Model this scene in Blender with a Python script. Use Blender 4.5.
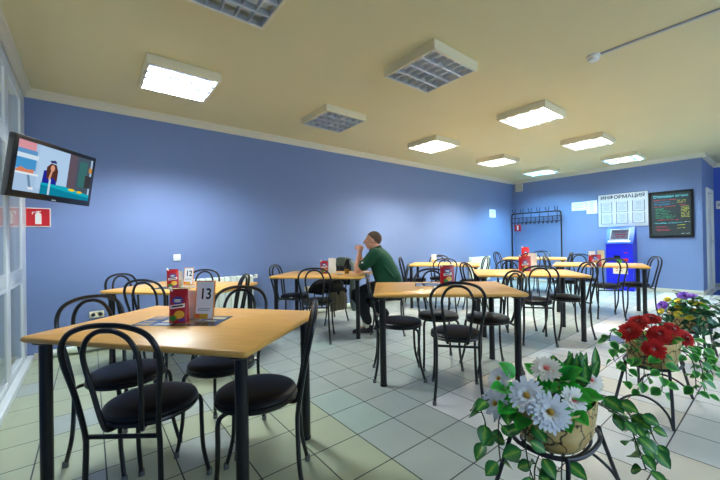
import bpy, bmesh, math, random
from mathutils import Vector, Matrix, Euler
R = math.radians
scene = bpy.context.scene
for o in list(bpy.data.objects):
    bpy.data.objects.remove(o)
COL = scene.collection

# ------------------------------------------------------------------ camera
cam_d = bpy.data.cameras.new('camera')
cam = bpy.data.objects.new('camera', cam_d); COL.objects.link(cam)
FPX, PITCH, YAW, ROLL, EYE = 340.73, -0.0043, 0.9, -0.017, 1.17
Fv = Vector((math.cos(YAW)*math.cos(PITCH), math.sin(YAW)*math.cos(PITCH), -math.sin(PITCH)))
Rv = Vector((math.sin(YAW), -math.cos(YAW), 0)); Uv = Rv.cross(Fv)
c_, s_ = math.cos(ROLL), math.sin(ROLL)
R2, U2 = c_*Rv + s_*Uv, -s_*Rv + c_*Uv
M = Matrix((R2, U2, -Fv)).transposed().to_4x4(); M.translation = (0, 0, EYE)
cam.matrix_world = M
cam_d.sensor_fit = 'HORIZONTAL'; cam_d.sensor_width = 36; cam_d.lens = 36*FPX/720
cam_d.clip_start = 0.05
scene.camera = cam

# ------------------------------------------------------------------ light
world = bpy.data.worlds.new('world'); scene.world = world; world.use_nodes = True
bg = world.node_tree.nodes['Background']
bg.inputs['Color'].default_value = (0.75, 0.87, 1.0, 1); bg.inputs['Strength'].default_value = 1.0
scene.view_settings.view_transform = 'Standard'; scene.view_settings.look = 'None'
scene.view_settings.gamma = 1.0; scene.view_settings.use_curve_mapping = False
scene.view_settings.exposure = 0.27
def area(name, loc, direction, sx, sy, power, col):
    d = bpy.data.lights.new(name, 'AREA'); d.shape = 'RECTANGLE'; d.size = sx; d.size_y = sy
    d.energy = power; d.color = col
    o = bpy.data.objects.new(name, d); COL.objects.link(o); o.location = loc
    o.rotation_euler = Vector(direction).to_track_quat('-Z', 'Y').to_euler()
    return o
DAY = (0.66, 0.83, 1.0)
WIN = [(0.5, 2.6), (3.3, 5.4), (6.1, 8.2)]          # windows of the wall opposite the blue one
for i, (a, b) in enumerate(WIN):
    area('window_daylight', ((a+b)/2, -3.0, 2.0), (0, 1, -0.45), b-a+0.2, 1.9, 80, DAY)
area('corridor_fill', (-1.9, 3.4, 1.9), (1, 0.1, -0.2), 2.6, 1.4, 13, (0.92, 0.97, 1.0))  # fill lamp added inside the corridor to brighten the glazed panes
area('hall_daylight', (10.3, -2.95, 1.9), (0, 1, -0.1), 1.4, 1.7, 24, DAY)
LAMP_STRENGTH = 440.0

# ------------------------------------------------------------------ materials
def srgb(*c):
    f = lambda v: v/12.92 if v <= 0.04045 else ((v+0.055)/1.055)**2.4
    return tuple(f(v/255) for v in c) + (1.0,)
MATS = {}
def mat(name, col, rough=0.5, metal=0.0, var=0.0, scale=8.0, bump=0.0, bscale=60.0, coat=0.0, trans=0.0, spec=0.5, emit=0.0, sub=0.0):
    if name in MATS: return MATS[name]
    m = bpy.data.materials.new(name); m.use_nodes = True
    nt = m.node_tree; b = nt.nodes['Principled BSDF']
    b.inputs['Base Color'].default_value = col; b.inputs['Roughness'].default_value = rough
    b.inputs['Metallic'].default_value = metal; b.inputs['Specular IOR Level'].default_value = spec
    if coat: b.inputs['Coat Weight'].default_value = coat; b.inputs['Coat Roughness'].default_value = 0.12
    if trans: b.inputs['Transmission Weight'].default_value = trans
    if emit:
        b.inputs['Emission Color'].default_value = col; b.inputs['Emission Strength'].default_value = emit
    if var or bump:
        tc = nt.nodes.new('ShaderNodeTexCoord')
    if var:
        n = nt.nodes.new('ShaderNodeTexNoise'); n.inputs['Scale'].default_value = scale; n.inputs['Detail'].default_value = 4
        nt.links.new(tc.outputs['Object'], n.inputs['Vector'])
        mx = nt.nodes.new('ShaderNodeMix'); mx.data_type = 'RGBA'
        mx.inputs['A'].default_value = tuple(c*(1-var) for c in col[:3])+(1,)
        mx.inputs['B'].default_value = tuple(min(1, c*(1+var)) for c in col[:3])+(1,)
        nt.links.new(n.outputs['Fac'], mx.inputs['Factor']); nt.links.new(mx.outputs['Result'], b.inputs['Base Color'])
    if bump:
        n2 = nt.nodes.new('ShaderNodeTexNoise'); n2.inputs['Scale'].default_value = bscale
        nt.links.new(tc.outputs['Object'], n2.inputs['Vector'])
        bp = nt.nodes.new('ShaderNodeBump'); bp.inputs['Strength'].default_value = bump; bp.inputs['Distance'].default_value = 0.002
        nt.links.new(n2.outputs['Fac'], bp.inputs['Height']); nt.links.new(bp.outputs['Normal'], b.inputs['Normal'])
    MATS[name] = m
    return m
M_wall = mat('blue_wall_paint', srgb(110, 131, 177), 0.6, var=0.03, scale=3, bump=0.15, bscale=120)
M_ceil = mat('cream_ceiling_paint', srgb(224, 212, 164), 0.8, var=0.03, scale=2)
M_cornice = mat('cream_cornice', srgb(214, 208, 186), 0.6)
M_white = mat('white_paint', srgb(225, 226, 222), 0.5)
M_pvc = mat('white_plastic_frame', srgb(226, 232, 234), 0.3)
M_plas = mat('white_plastic', srgb(235, 234, 226), 0.35)
M_base = mat('cream_skirting', srgb(205, 203, 190), 0.4)
M_black = mat('black_enamel', srgb(10, 11, 16), 0.28)
M_blackleg = mat('black_table_leg', srgb(11, 12, 15), 0.35)
M_vinyl = mat('black_vinyl', srgb(10, 12, 20), 0.40, spec=0.3, bump=0.12, bscale=250)
M_rubber = mat('grey_rubber', srgb(95, 98, 98), 0.6)
M_darkplastic = mat('black_plastic', srgb(14, 15, 18), 0.25)
M_steel = mat('steel', srgb(190, 190, 190), 0.3, 1.0)
M_grey = mat('grey_plastic', srgb(170, 172, 178), 0.4)
M_fixture = mat('white_fixture_housing', srgb(226, 216, 182), 0.5)
M_louvre = mat('aluminium_louvre', srgb(168, 174, 186), 0.22, 0.85)
M_tube_off = mat('unlit_tube', srgb(235, 238, 240), 0.3)
M_red = mat('red_sign', srgb(196, 22, 34), 0.4)
M_paper = mat('white_paper', srgb(236, 240, 246), 0.7)
M_ink = mat('dark_print', srgb(28, 30, 42), 0.7)
M_greyink = mat('grey_print', srgb(128, 136, 150), 0.7)
M_kiosk = mat('blue_kiosk_metal', srgb(18, 30, 205), 0.3)
M_kiosk2 = mat('light_blue_kiosk_metal', srgb(24, 72, 172), 0.4)
M_radiator = mat('white_radiator_enamel', srgb(226, 234, 222), 0.35)
M_mat = mat('blue_doormat', srgb(40, 78, 150), 0.9, var=0.15, scale=90)

def lit(name, col, strength):
    if name in MATS: return MATS[name]
    m = bpy.data.materials.new(name); m.use_nodes = True; nt = m.node_tree
    nt.nodes.remove(nt.nodes['Principled BSDF'])
    e = nt.nodes.new('ShaderNodeEmission'); e.inputs['Color'].default_value = col; e.inputs['Strength'].default_value = strength
    nt.links.new(e.outputs['Emission'], nt.nodes['Material Output'].inputs['Surface'])
    MATS[name] = m
    return m
M_lamp_warm = lit('lit_tube_warm', (1.0, 0.94, 0.78, 1), LAMP_STRENGTH)
M_lamp_cool = lit('lit_tube_cool', (0.88, 0.96, 1.0, 1), LAMP_STRENGTH)
M_lamp_soft = lit('lit_tube_warm_old', (1.0, 0.94, 0.80, 1), LAMP_STRENGTH*0.45)
M_lamp_blue = lit('lit_tube_daylight_blue', (0.36, 0.78, 1.0, 1), LAMP_STRENGTH*1.3)

def glass_mat(name, tint, fac):
    if name in MATS: return MATS[name]
    m = bpy.data.materials.new(name); m.use_nodes = True; nt = m.node_tree
    nt.nodes.remove(nt.nodes['Principled BSDF'])
    t = nt.nodes.new('ShaderNodeBsdfTransparent'); t.inputs['Color'].default_value = tint
    g = nt.nodes.new('ShaderNodeBsdfGlossy'); g.inputs['Roughness'].default_value = 0.03
    fr = nt.nodes.new('ShaderNodeFresnel'); fr.inputs['IOR'].default_value = 1.5
    mx = nt.nodes.new('ShaderNodeMixShader')
    ge = nt.nodes.new('ShaderNodeNewGeometry'); iv = nt.nodes.new('ShaderNodeMath'); iv.operation = 'SUBTRACT'; iv.inputs[0].default_value = 1.0
    mu = nt.nodes.new('ShaderNodeMath'); mu.operation = 'MULTIPLY'
    nt.links.new(ge.outputs['Backfacing'], iv.inputs[1]); nt.links.new(fr.outputs['Fac'], mu.inputs[0]); nt.links.new(iv.outputs[0], mu.inputs[1])
    nt.links.new(mu.outputs[0], mx.inputs['Fac']); nt.links.new(t.outputs['BSDF'], mx.inputs[1]); nt.links.new(g.outputs['BSDF'], mx.inputs[2])
    nt.links.new(mx.outputs['Shader'], nt.nodes['Material Output'].inputs['Surface'])
    MATS[name] = m
    return m
M_glass = glass_mat('window_glass', (0.93, 0.97, 1.0, 1), 0.1)
M_acryl = glass_mat('clear_acrylic', (0.93, 0.95, 0.97, 1), 0.1)

def wood_mat():
    m = bpy.data.materials.new('beech_laminate'); m.use_nodes = True; nt = m.node_tree; b = nt.nodes['Principled BSDF']
    tc = nt.nodes.new('ShaderNodeTexCoord'); mp = nt.nodes.new('ShaderNodeMapping'); mp.inputs['Scale'].default_value = (3, 45, 45)
    n = nt.nodes.new('ShaderNodeTexNoise'); n.inputs['Scale'].default_value = 2.0; n.inputs['Detail'].default_value = 6
    cr = nt.nodes.new('ShaderNodeValToRGB')
    cr.color_ramp.elements[0].position = 0.3; cr.color_ramp.elements[0].color = srgb(218, 163, 84)
    cr.color_ramp.elements[1].position = 0.75; cr.color_ramp.elements[1].color = srgb(234, 179, 100)
    nt.links.new(tc.outputs['Object'], mp.inputs['Vector']); nt.links.new(mp.outputs['Vector'], n.inputs['Vector'])
    nt.links.new(n.outputs['Fac'], cr.inputs['Fac']); nt.links.new(cr.outputs['Color'], b.inputs['Base Color'])
    b.inputs['Roughness'].default_value = 0.34; b.inputs['Specular IOR Level'].default_value = 0.22
    return m
M_wood = wood_mat()

TX, TY, TS = 1.26, 1.344, 0.301        # tile grid
def tile_mat(name, col):
    m = bpy.data.materials.new(name); m.use_nodes = True; nt = m.node_tree; b = nt.nodes['Principled BSDF']
    tc = nt.nodes.new('ShaderNodeTexCoord'); sp = nt.nodes.new('ShaderNodeSeparateXYZ')
    nt.links.new(tc.outputs['Object'], sp.inputs[0])
    outs = []
    for ax, o0 in (('X', TX), ('Y', TY)):
        a = nt.nodes.new('ShaderNodeMath'); a.operation = 'SUBTRACT'; a.inputs[1].default_value = o0
        p = nt.nodes.new('ShaderNodeMath'); p.operation = 'PINGPONG'; p.inputs[1].default_value = TS/2
        nt.links.new(sp.outputs[ax], a.inputs[0]); nt.links.new(a.outputs[0], p.inputs[0])
        outs.append(p.outputs[0])
    mn = nt.nodes.new('ShaderNodeMath'); mn.operation = 'MINIMUM'
    nt.links.new(outs[0], mn.inputs[0]); nt.links.new(outs[1], mn.inputs[1])
    lt = nt.nodes.new('ShaderNodeMath'); lt.operation = 'LESS_THAN'; lt.inputs[1].default_value = 0.0034
    nt.links.new(mn.outputs[0], lt.inputs[0])
    n = nt.nodes.new('ShaderNodeTexNoise'); n.inputs['Scale'].default_value = 5; n.inputs['Detail'].default_value = 5
    nt.links.new(tc.outputs['Object'], n.inputs['Vector'])
    v = nt.nodes.new('ShaderNodeMix'); v.data_type = 'RGBA'
    v.inputs['A'].default_value = tuple(c*0.90 for c in col[:3])+(1,); v.inputs['B'].default_value = tuple(min(1, c*1.08) for c in col[:3])+(1,)
    nt.links.new(n.outputs['Fac'], v.inputs['Factor'])
    mx = nt.nodes.new('ShaderNodeMix'); mx.data_type = 'RGBA'; mx.inputs['B'].default_value = srgb(34, 38, 42)
    nt.links.new(lt.outputs[0], mx.inputs['Factor']); nt.links.new(v.outputs['Result'], mx.inputs['A'])
    nt.links.new(mx.outputs['Result'], b.inputs['Base Color'])
    b.inputs['Roughness'].default_value = 0.3; b.inputs['Specular IOR Level'].default_value = 0.45
    return m
TILES = [tile_mat('grey_tile', srgb(167, 177, 173)), tile_mat('green_grey_tile', srgb(172, 181, 154)),
         tile_mat('mint_tile', srgb(166, 184, 176)), tile_mat('white_tile', srgb(210, 211, 211)),
         tile_mat('pale_beige_tile', srgb(212, 206, 194)), tile_mat('slate_blue_tile', srgb(80, 96, 130)),
         tile_mat('cool_grey_tile', srgb(134, 148, 166)), tile_mat('light_grey_tile', srgb(184, 189, 184))]

# ------------------------------------------------------------------ mesh helpers
class MB:
    def __init__(self): self.v, self.f, self.m, self.mi, self.attr = [], [], [], 0, {}
    def add(self, vs, fs, mi=None, a=None):
        k = len(self.v); self.v += [tuple(v) for v in vs]
        for f in fs:
            self.f.append(tuple(i+k for i in f)); self.m.append(self.mi if mi is None else mi)
        if a is not None:
            for i, x in enumerate(a): self.attr[k+i] = x
        return self
    def box(self, x0, x1, y0, y1, z0, z1, mi=None, mtx=None):
        vs = [Vector((x, y, z)) for z in (z0, z1) for y in (y0, y1) for x in (x0, x1)]
        if mtx: vs = [mtx @ v for v in vs]
        return self.add(vs, [(0, 2, 3, 1), (4, 5, 7, 6), (0, 1, 5, 4), (2, 6, 7, 3), (0, 4, 6, 2), (1, 3, 7, 5)], mi)
    def bbox(self, x0, x1, y0, y1, z0, z1, b=0.004, seg=2, mi=None, mtx=None):
        bm = bmesh.new()
        vs = [bm.verts.new((x, y, z)) for z in (z0, z1) for y in (y0, y1) for x in (x0, x1)]
        for f in [(0, 2, 3, 1), (4, 5, 7, 6), (0, 1, 5, 4), (2, 6, 7, 3), (0, 4, 6, 2), (1, 3, 7, 5)]: bm.faces.new([vs[i] for i in f])
        bmesh.ops.bevel(bm, geom=bm.edges[:], offset=b, segments=seg, affect='EDGES', profile=0.5)
        bm.verts.index_update()
        vv = [v.co.copy() for v in bm.verts]
        if mtx: vv = [mtx @ v for v in vv]
        self.add(vv, [[v.index for v in f.verts] for f in bm.faces], mi); bm.free()
        return self
    def loft(self, rings, cap=True, closed=False, mi=None):
        n = len(rings[0]); vs = [p for r in rings for p in r]; fs = []
        L = len(rings)
        for i in range(L if closed else L-1):
            for j in range(n):
                a, b = i*n+j, i*n+(j+1) % n; c, d = ((i+1) % L)*n+(j+1) % n, ((i+1) % L)*n+j
                fs.append((a, b, c, d))
        if cap and not closed:
            fs.append(tuple(range(n-1, -1, -1))); fs.append(tuple((L-1)*n+j for j in range(n)))
        return self.add(vs, fs, mi)
    def tube(self, pts, r, n=8, closed=False, mi=None, round_cap=False):
        P = [Vector(p) for p in pts]; L = len(P)
        rad = list(r) if isinstance(r, (list, tuple)) else [r]*L
        if round_cap:
            t0 = (P[0]-P[1]).normalized(); t1 = (P[-1]-P[-2]).normalized(); r0, r1 = rad[0], rad[-1]
            P = [P[0]+t0*r0*0.95, P[0]+t0*r0*0.7]+P+[P[-1]+t1*r1*0.7, P[-1]+t1*r1*0.95]
            rad = [r0*0.3, r0*0.72]+rad+[r1*0.72, r1*0.3]; L = len(P)
        T = []
        for i in range(L):
            a = P[(i-1) % L] if closed else P[max(i-1, 0)]; b = P[(i+1) % L] if closed else P[min(i+1, L-1)]
            T.append((b-a).normalized())
        u = T[0].orthogonal().normalized(); rings = []
        for i in range(L):
            u = (u - T[i]*u.dot(T[i])).normalized(); w = T[i].cross(u)
            rings.append([P[i]+(u*math.cos(2*math.pi*j/n)+w*math.sin(2*math.pi*j/n))*rad[i] for j in range(n)])
        return self.loft(rings, True, closed, mi)
    def lathe(self, prof, n=24, o=(0, 0, 0), sx=1.0, sy=1.0, mi=None, mtx=None):
        rings = [[Vector((o[0]+r*sx*math.cos(2*math.pi*j/n), o[1]+r*sy*math.sin(2*math.pi*j/n), o[2]+z)) for j in range(n)] for r, z in prof]
        if mtx: rings = [[mtx @ p for p in rg] for rg in rings]
        return self.loft(rings, True, False, mi)
    def ell(self, c, ax, n=14, m=9, mtx=None, mi=None):
        rings = []
        for i in range(1, m):
            t = math.pi*i/m
            rings.append([Vector((ax[0]*math.sin(t)*math.cos(2*math.pi*j/n), ax[1]*math.sin(t)*math.sin(2*math.pi*j/n), -ax[2]*math.cos(t))) for j in range(n)])
        rings = [[(mtx @ p if mtx else p)+Vector(c) for p in rg] for rg in rings]
        return self.loft(rings, True, False, mi)
    def quad(self, a, b, c, d, mi=None): return self.add([a, b, c, d], [(0, 1, 2, 3)], mi)
    def build(self, name, mats, parent=None, smooth=40, attr=None):
        me = bpy.data.meshes.new(name); me.from_pydata(self.v, [], self.f)
        ms = mats if isinstance(mats, (list, tuple)) else [mats]
        for m in ms: me.materials.append(m)
        if len(ms) > 1: me.polygons.foreach_set('material_index', self.m)
        if attr:
            A = me.attributes.new(attr, 'FLOAT', 'POINT')
            A.data.foreach_set('value', [self.attr.get(i, 0.0) for i in range(len(self.v))])
        bm = bmesh.new(); bm.from_mesh(me); bmesh.ops.recalc_face_normals(bm, faces=bm.faces[:]); bm.to_mesh(me); bm.free()
        if smooth:
            me.shade_smooth(); me.set_sharp_from_angle(angle=R(smooth))
        me.update()
        o = bpy.data.objects.new(name, me); COL.objects.link(o)
        if parent: o.parent = parent
        return o
def thing(name, loc, label, cat, group=None, rz=0.0):
    o = bpy.data.objects.new(name, None); COL.objects.link(o); o.empty_display_size = 0.1
    o.location = loc; o.rotation_euler = (0, 0, rz)
    return tag(o, label, cat, group)
def tag(o, label, cat, group=None):
    o['label'] = label; o['category'] = cat
    if group: o['group'] = group
    return o
def struct(o): o['kind'] = 'structure'; return o
def dup(root, loc, rz, label, group=None):
    r = root.copy(); COL.objects.link(r); r.location = loc; r.rotation_euler = (0, 0, rz); r['label'] = label
    if group: r['group'] = group
    for ch in list(root.children):
        c = ch.copy(); COL.objects.link(c); c.parent = r
        for g in list(ch.children):
            d = g.copy(); COL.objects.link(d); d.parent = c
    return r
def smooth_path(pts, n=6):
    P = [Vector(p) for p in pts]; out = []
    for i in range(len(P)-1):
        p0, p1, p2, p3 = P[max(i-1, 0)], P[i], P[i+1], P[min(i+2, len(P)-1)]
        for k in range(n):
            t = k/n
            out.append(0.5*((2*p1)+(p2-p0)*t+(2*p0-5*p1+4*p2-p3)*t*t+(3*p1-p0-3*p2+p3)*t**3))
    out.append(P[-1]); return out
def text(body, size, name, material, parent, mtx, bold=0.0, sx=1.0, depth=0.0006, align='CENTER'):
    cu = bpy.data.curves.new(name, 'FONT'); cu.body = body; cu.size = size; cu.align_x = align; cu.align_y = 'CENTER'
    cu.offset = bold; cu.extrude = depth; cu.resolution_u = 3
    t = bpy.data.objects.new(name, cu); COL.objects.link(t)
    dg = bpy.context.evaluated_depsgraph_get(); dg.update()
    me = bpy.data.meshes.new_from_object(t.evaluated_get(dg)); bpy.data.objects.remove(t)
    me.transform(mtx @ Matrix.Diagonal((sx, 1, 1, 1))); me.materials.clear(); me.materials.append(material); me.name = name
    o = bpy.data.objects.new(name, me); COL.objects.link(o)
    if parent: o.parent = parent
    return o
def frame_mtx(o, x, y):
    x = Vector(x).normalized(); y = Vector(y).normalized(); z = x.cross(y)
    m = Matrix((x, y, z)).transposed().to_4x4(); m.translation = Vector(o); return m

# ------------------------------------------------------------------ room shell
X0, X1, Y0, Y1, H = -0.512, 9.46, -2.6, 4.87, 2.80
XD, YC = 11.2, 1.06
rnd = random.Random(5)
fl = MB()
i0, i1 = math.floor((X0-1.7-TX)/TS), math.ceil((XD+0.1-TX)/TS); j0, j1 = math.floor((Y0-0.1-TY)/TS), math.ceil((Y1+0.1-TY)/TS)
for i in range(i0, i1):
    for j in range(j0, j1):
        xa, ya = TX+i*TS, TY+j*TS
        x, y = xa+TS/2, ya+TS/2
        k = rnd.choice([0, 0, 0, 0, 0, 0, 0, 0, 2])
        if xa < 1.0: k = rnd.choice([1, 1, 0, 1])
        if xa > 3.0 and y > 1.645: k = rnd.choice([0, 0, 0, 7, 0, 0, 7])
        if 1.8 < xa and 0.14 < ya < 1.645:
            k = rnd.choice([3, 3, 3, 4, 3])
            if j == -1 and (i-3) % 8 == 0: k = 5
        elif ya < 0.14 and xa > 1.2: k = 6
        if i == 0 and j == 2: k = 2
        fl.quad((xa, ya, 0), (xa+TS, ya, 0), (xa+TS, ya+TS, 0), (xa, ya+TS, 0), k)
floor = struct(fl.build('floor', TILES, smooth=0))
struct(MB().box(X0-1.8, XD+0.1, Y0-0.1, Y1+0.12, H, H+0.1).build('ceiling', M_ceil))
struct(MB().box(X0-0.06, X1+0.12, Y1, Y1+0.12, 0, H).build('wall_long', M_wall))
struct(MB().box(X0-1.8, X0-0.06, Y1, Y1+0.12, 0, H).build('wall_corridor_far', M_white))
struct(MB().box(X1, X1+0.12, YC, Y1, 0, H).build('wall_back', M_wall))
DX0, DX1, DZ = 9.98, 10.78, 2.13
wr = MB(); wr.box(X1+0.12, DX0, YC, YC+0.1, 0, H); wr.box(DX1, XD, YC, YC+0.1, 0, H); wr.box(DX0, DX1, YC, YC+0.1, DZ, H)
struct(wr.build('wall_recess', M_wall))
struct(MB().box(XD, XD+0.1, Y0, YC+0.1, 0, H).build('wall_hall', mat('deep_blue_wall_paint', srgb(66, 98, 196), 0.6, var=0.03, scale=3)))
# window wall opposite
ww = MB(); xs = [X0-1.8]
for a, b in WIN+[(9.65, 10.95)]: xs += [a, b]
xs.append(XD+0.1)
for k in range(0, len(xs), 2): ww.box(xs[k], xs[k+1], Y0-0.15, Y0, 0, H)
for k in range(1, len(xs)-1, 2):
    ww.box(xs[k], xs[k+1], Y0-0.15, Y0, 0, 0.85); ww.box(xs[k], xs[k+1], Y0-0.15, Y0, 2.45, H)
struct(ww.build('wall_window_side', M_wall))
for k, (a, b) in enumerate(WIN+[(9.65, 10.95)]):
    w = MB()
    for u0, u1, z0, z1 in ((a, a+.06, .85, 2.45), (b-.06, b, .85, 2.45), ((a+b)/2-.04, (a+b)/2+.04, .85, 2.45), (a, b, .85, .92), (a, b, 2.38, 2.45)):
        w.box(u0, u1, Y0-0.1, Y0-0.04, z0, z1)
    wo = struct(w.build('window_%d' % (k+2), M_pvc))
    MB().box(a+.05, b-.05, Y0-0.075, Y0-0.065, .9, 2.4).build('pane', M_glass, wo)
# back of room behind the camera: partition continues along the left side
struct(MB().box(X0-0.1, X0, Y0, 2.55, 0, H).build('wall_left', M_wall))
struct(MB().box(X0-1.8, X0-1.7, Y0, Y1, 0, H).build('wall_corridor', M_white))
struct(MB().box(X0-1.7, X0-0.1, 2.0, 2.1, 0, H).build('wall_corridor_end', M_white))
# glazed white partition
pt = MB(); t0, t1 = X0-0.06, X0
posts = [(2.55, 2.67), (3.08, 3.20), (3.84, 3.97), (4.62, 4.87)]
for a, b in posts: pt.bbox(t0, t1, a, b, 0.0, 2.74, 0.006)
for z0, z1 in ((0.0, 0.09), (0.84, 0.94), (2.02, 2.12), (2.62, 2.74)):
    for k in range(3): pt.bbox(t0+0.004, t1-0.004, posts[k][1]-0.002, posts[k+1][0]+0.002, z0, z1, 0.006)
gaps = [(posts[k][1], posts[k+1][0]) for k in range(3)]
for a, b in gaps:                                   # inner glazing beads
    for z0, z1 in ((.09, .84), (.94, 2.02), (2.12, 2.62)):
        pt.box(t1-.010, t1-.002, a, a+.02, z0, z1); pt.box(t1-.010, t1-.002, b-.02, b, z0, z1)
        pt.box(t1-.010, t1-.002, a+.02, b-.02, z0, z0+.02); pt.box(t1-.010, t1-.002, a+.02, b-.02, z1-.02, z1)
part = struct(pt.build('window_1', M_pvc))
for a, b in gaps:
    for z0, z1 in ((.09, .84), (.94, 2.02), (2.12, 2.62)):
        MB().box(t1-.016, t1-.010, a, b, z0, z1).build('pane', M_glass, part)
struct(MB().bbox(X0, X0+0.05, 2.55, Y1-0.02, 0, 0.06, 0.005).build('baseboard_left', M_pvc))
# cornices: stepped profile swept along each wall
def cornice(name, a, b, nrm):
    a, b, n = Vector(a), Vector(b), Vector(nrm)
    prof = [(0, -0.085), (0.012, -0.085), (0.018, -0.06), (0.045, -0.025), (0.055, -0.02), (0.06, 0), (0, 0)]
    rings = [[p+n*u+Vector((0, 0, H+z)) for u, z in prof] for p in (a, b)]
    struct(MB().loft(rings).build(name, M_cornice))
cornice('trim_long', (X0, Y1, 0), (X1, Y1, 0), (0, -1, 0))
cornice('trim_back', (X1, YC-0.06, 0), (X1, Y1, 0), (-1, 0, 0))
cornice('trim_left', (X0, Y0, 0), (X0, Y1, 0), (1, 0, 0))
cornice('trim_recess', (X1-0.06, YC, 0), (XD, YC, 0), (0, -1, 0))
cornice('trim_hall', (XD, Y0, 0), (XD, YC, 0), (-1, 0, 0))
struct(MB().bbox(X1-0.015, X1, YC-0.015, Y1, 0, 0.08, 0.004).build('baseboard_back', M_base))
struct(MB().bbox(X0+0.05, X1, Y1-0.015, Y1, 0, 0.07, 0.004).build('baseboard_long', M_base))
struct(MB().bbox(X1-0.015, DX0, YC-0.015, YC, 0, 0.08, 0.004).build('baseboard_recess', M_base))
struct(MB().bbox(XD-0.015, XD, Y0, YC, 0, 0.08, 0.004).build('baseboard_hall', M_base))
# door in the recess
d = MB()
d.bbox(DX0-.03, DX0+.06, YC-.03, YC+.1, 0, DZ+.03, .005); d.bbox(DX1-.06, DX1+.03, YC-.03, YC+.1, 0, DZ+.03, .005); d.bbox(DX0+.06, DX1-.06, YC-.03, YC+.1, DZ-.05, DZ+.03, .005)
door = struct(d.build('door_1', M_white))
MB().bbox(DX0+.065, DX1-.065, YC+.0, YC+.045, .01, DZ-.06, .004).build('door_leaf', M_white, door)
h = MB(); hx = DX1-.22
h.bbox(hx-.02, hx+.02, YC-.008, YC+.002, .92, 1.16, .003); h.tube(smooth_path([(hx, YC, 1.05), (hx, YC-.05, 1.05), (hx-.03, YC-.06, 1.05), (hx-.12, YC-.06, 1.05)], 4), .009)
h.build('door_handle', M_steel, door)

# ------------------------------------------------------------------ ceiling lights
CL = [(0.70, 2.06, 'off', 'unlit square louvred ceiling light cut off by the top edge of the picture'),
      (0.70, 3.66, 'cool', 'lit louvred ceiling light nearest the glazed partition above the wall television'),
      (2.50, 2.06, 'off', 'large unlit louvred ceiling light, second in the row nearest the viewer'),
      (2.50, 3.66, 'off', 'unlit louvred ceiling light near the blue wall above the seated man'),
      (4.50, 3.66, 'warm', 'lit ceiling light along the blue wall just beyond the unlit one'),
      (4.50, 2.06, 'soft2', 'brightest large lit ceiling light in mid-ceiling, bluish in the middle'),
      (6.50, 3.66, 'warm', 'lit ceiling light by the blue wall, second from the far corner'),
      (6.50, 2.06, 'soft', 'lit warm ceiling light, second last of the row towards the notice boards'),
      (8.42, 2.06, 'blue2', 'farthest lit ceiling light of its row, close above the notice boards'),
      (8.42, 3.66, 'blue', 'farthest lit ceiling light by the corner above the coat rack')]
def ceiling_light(x, y, state, label):
    t = thing('ceiling_light', (x, y, H), label, 'ceiling light', 'louvred ceiling lights')
    a = 0.305; D = -0.085
    hb = MB()
    for x0, x1, y0, y1 in ((-a, a, -a, -a+.022), (-a, a, a-.022, a), (-a, -a+.022, -a+.022, a-.022), (a-.022, a, -a+.022, a-.022)): hb.bbox(x0, x1, y0, y1, D, 0, .003, 1)
    hb.box(-a+.02, a-.02, -a+.02, a-.02, -.012, 0)
    hb.build('housing', M_fixture, t)
    lv = MB(); i = a-.022
    for k in range(7):
        u = -i+2*i*k/6; lv.box(u-.0025, u+.0025, -i, i, D+.004, D+.045)
    for k in range(5):
        u = -i+2*i*k/4; lv.loft([[(s*i, u-.010, D+.004), (s*i, u+.010, D+.004), (s*i, u+.003, D+.05), (s*i, u-.003, D+.05)] for s in (-1, 1)])
    lv.build('louvre', M_louvre if state != 'off' else mat('brightened_louvre', srgb(214, 218, 222), .35, .5), t, smooth=0)  # unlit louvres get a paler colour in place of the light they catch
    for k in range(4):
        u = -i+2*i*(k+.5)/4
        mt = M_tube_off if state == 'off' else (M_lamp_cool if state == 'cool' or (state == 'soft2' and k in (1, 2)) else M_lamp_blue if state == 'blue' or (state == 'blue2' and k in (0, 3)) else M_lamp_soft if 'soft' in state else M_lamp_warm)
        MB().tube([(-i+.01, u, -.028), (i-.01, u, -.028)], .013, 8).build('fluorescent_tube', mt, t)
    if state != 'off':
        MB().box(-i+.005, i-.005, -i+.005, i-.005, -.0155, -.0135).build('reflector', lit('glowing_reflector', (1, .93, .74, 1), 2.2) if state in ('warm', 'soft', 'blue2') else lit('glowing_reflector_cool', (.55, .70, 1, 1), 0.9), t)  # plate glows on its own, imitating light bounced from the tubes
    else:
        MB().box(-i+.005, i-.005, -i+.005, i-.005, -.0155, -.0135).build('reflector', M_white, t)
for a in CL: ceiling_light(*a)
t = thing('smoke_detector', (3.56, 1.07, H), 'small white smoke detector on the ceiling at the end of a thin conduit', 'smoke detector')
MB().lathe([(.055, 0), (.055, -.018), (.045, -.02), (.04, -.045), (.03, -.05)], 20).build('body', M_plas, t)
MB().lathe([(.041, -.03), (.041, -.036), (.02, -.04)], 20).build('vent_ring', M_ink, t)
tag(MB().bbox(3.545, 3.575, -2.58, 1.015, H-.014, H-.001, .003).build('cable_conduit', M_grey), 'thin grey cable conduit running across the ceiling to the smoke detector', 'conduit')

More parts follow.
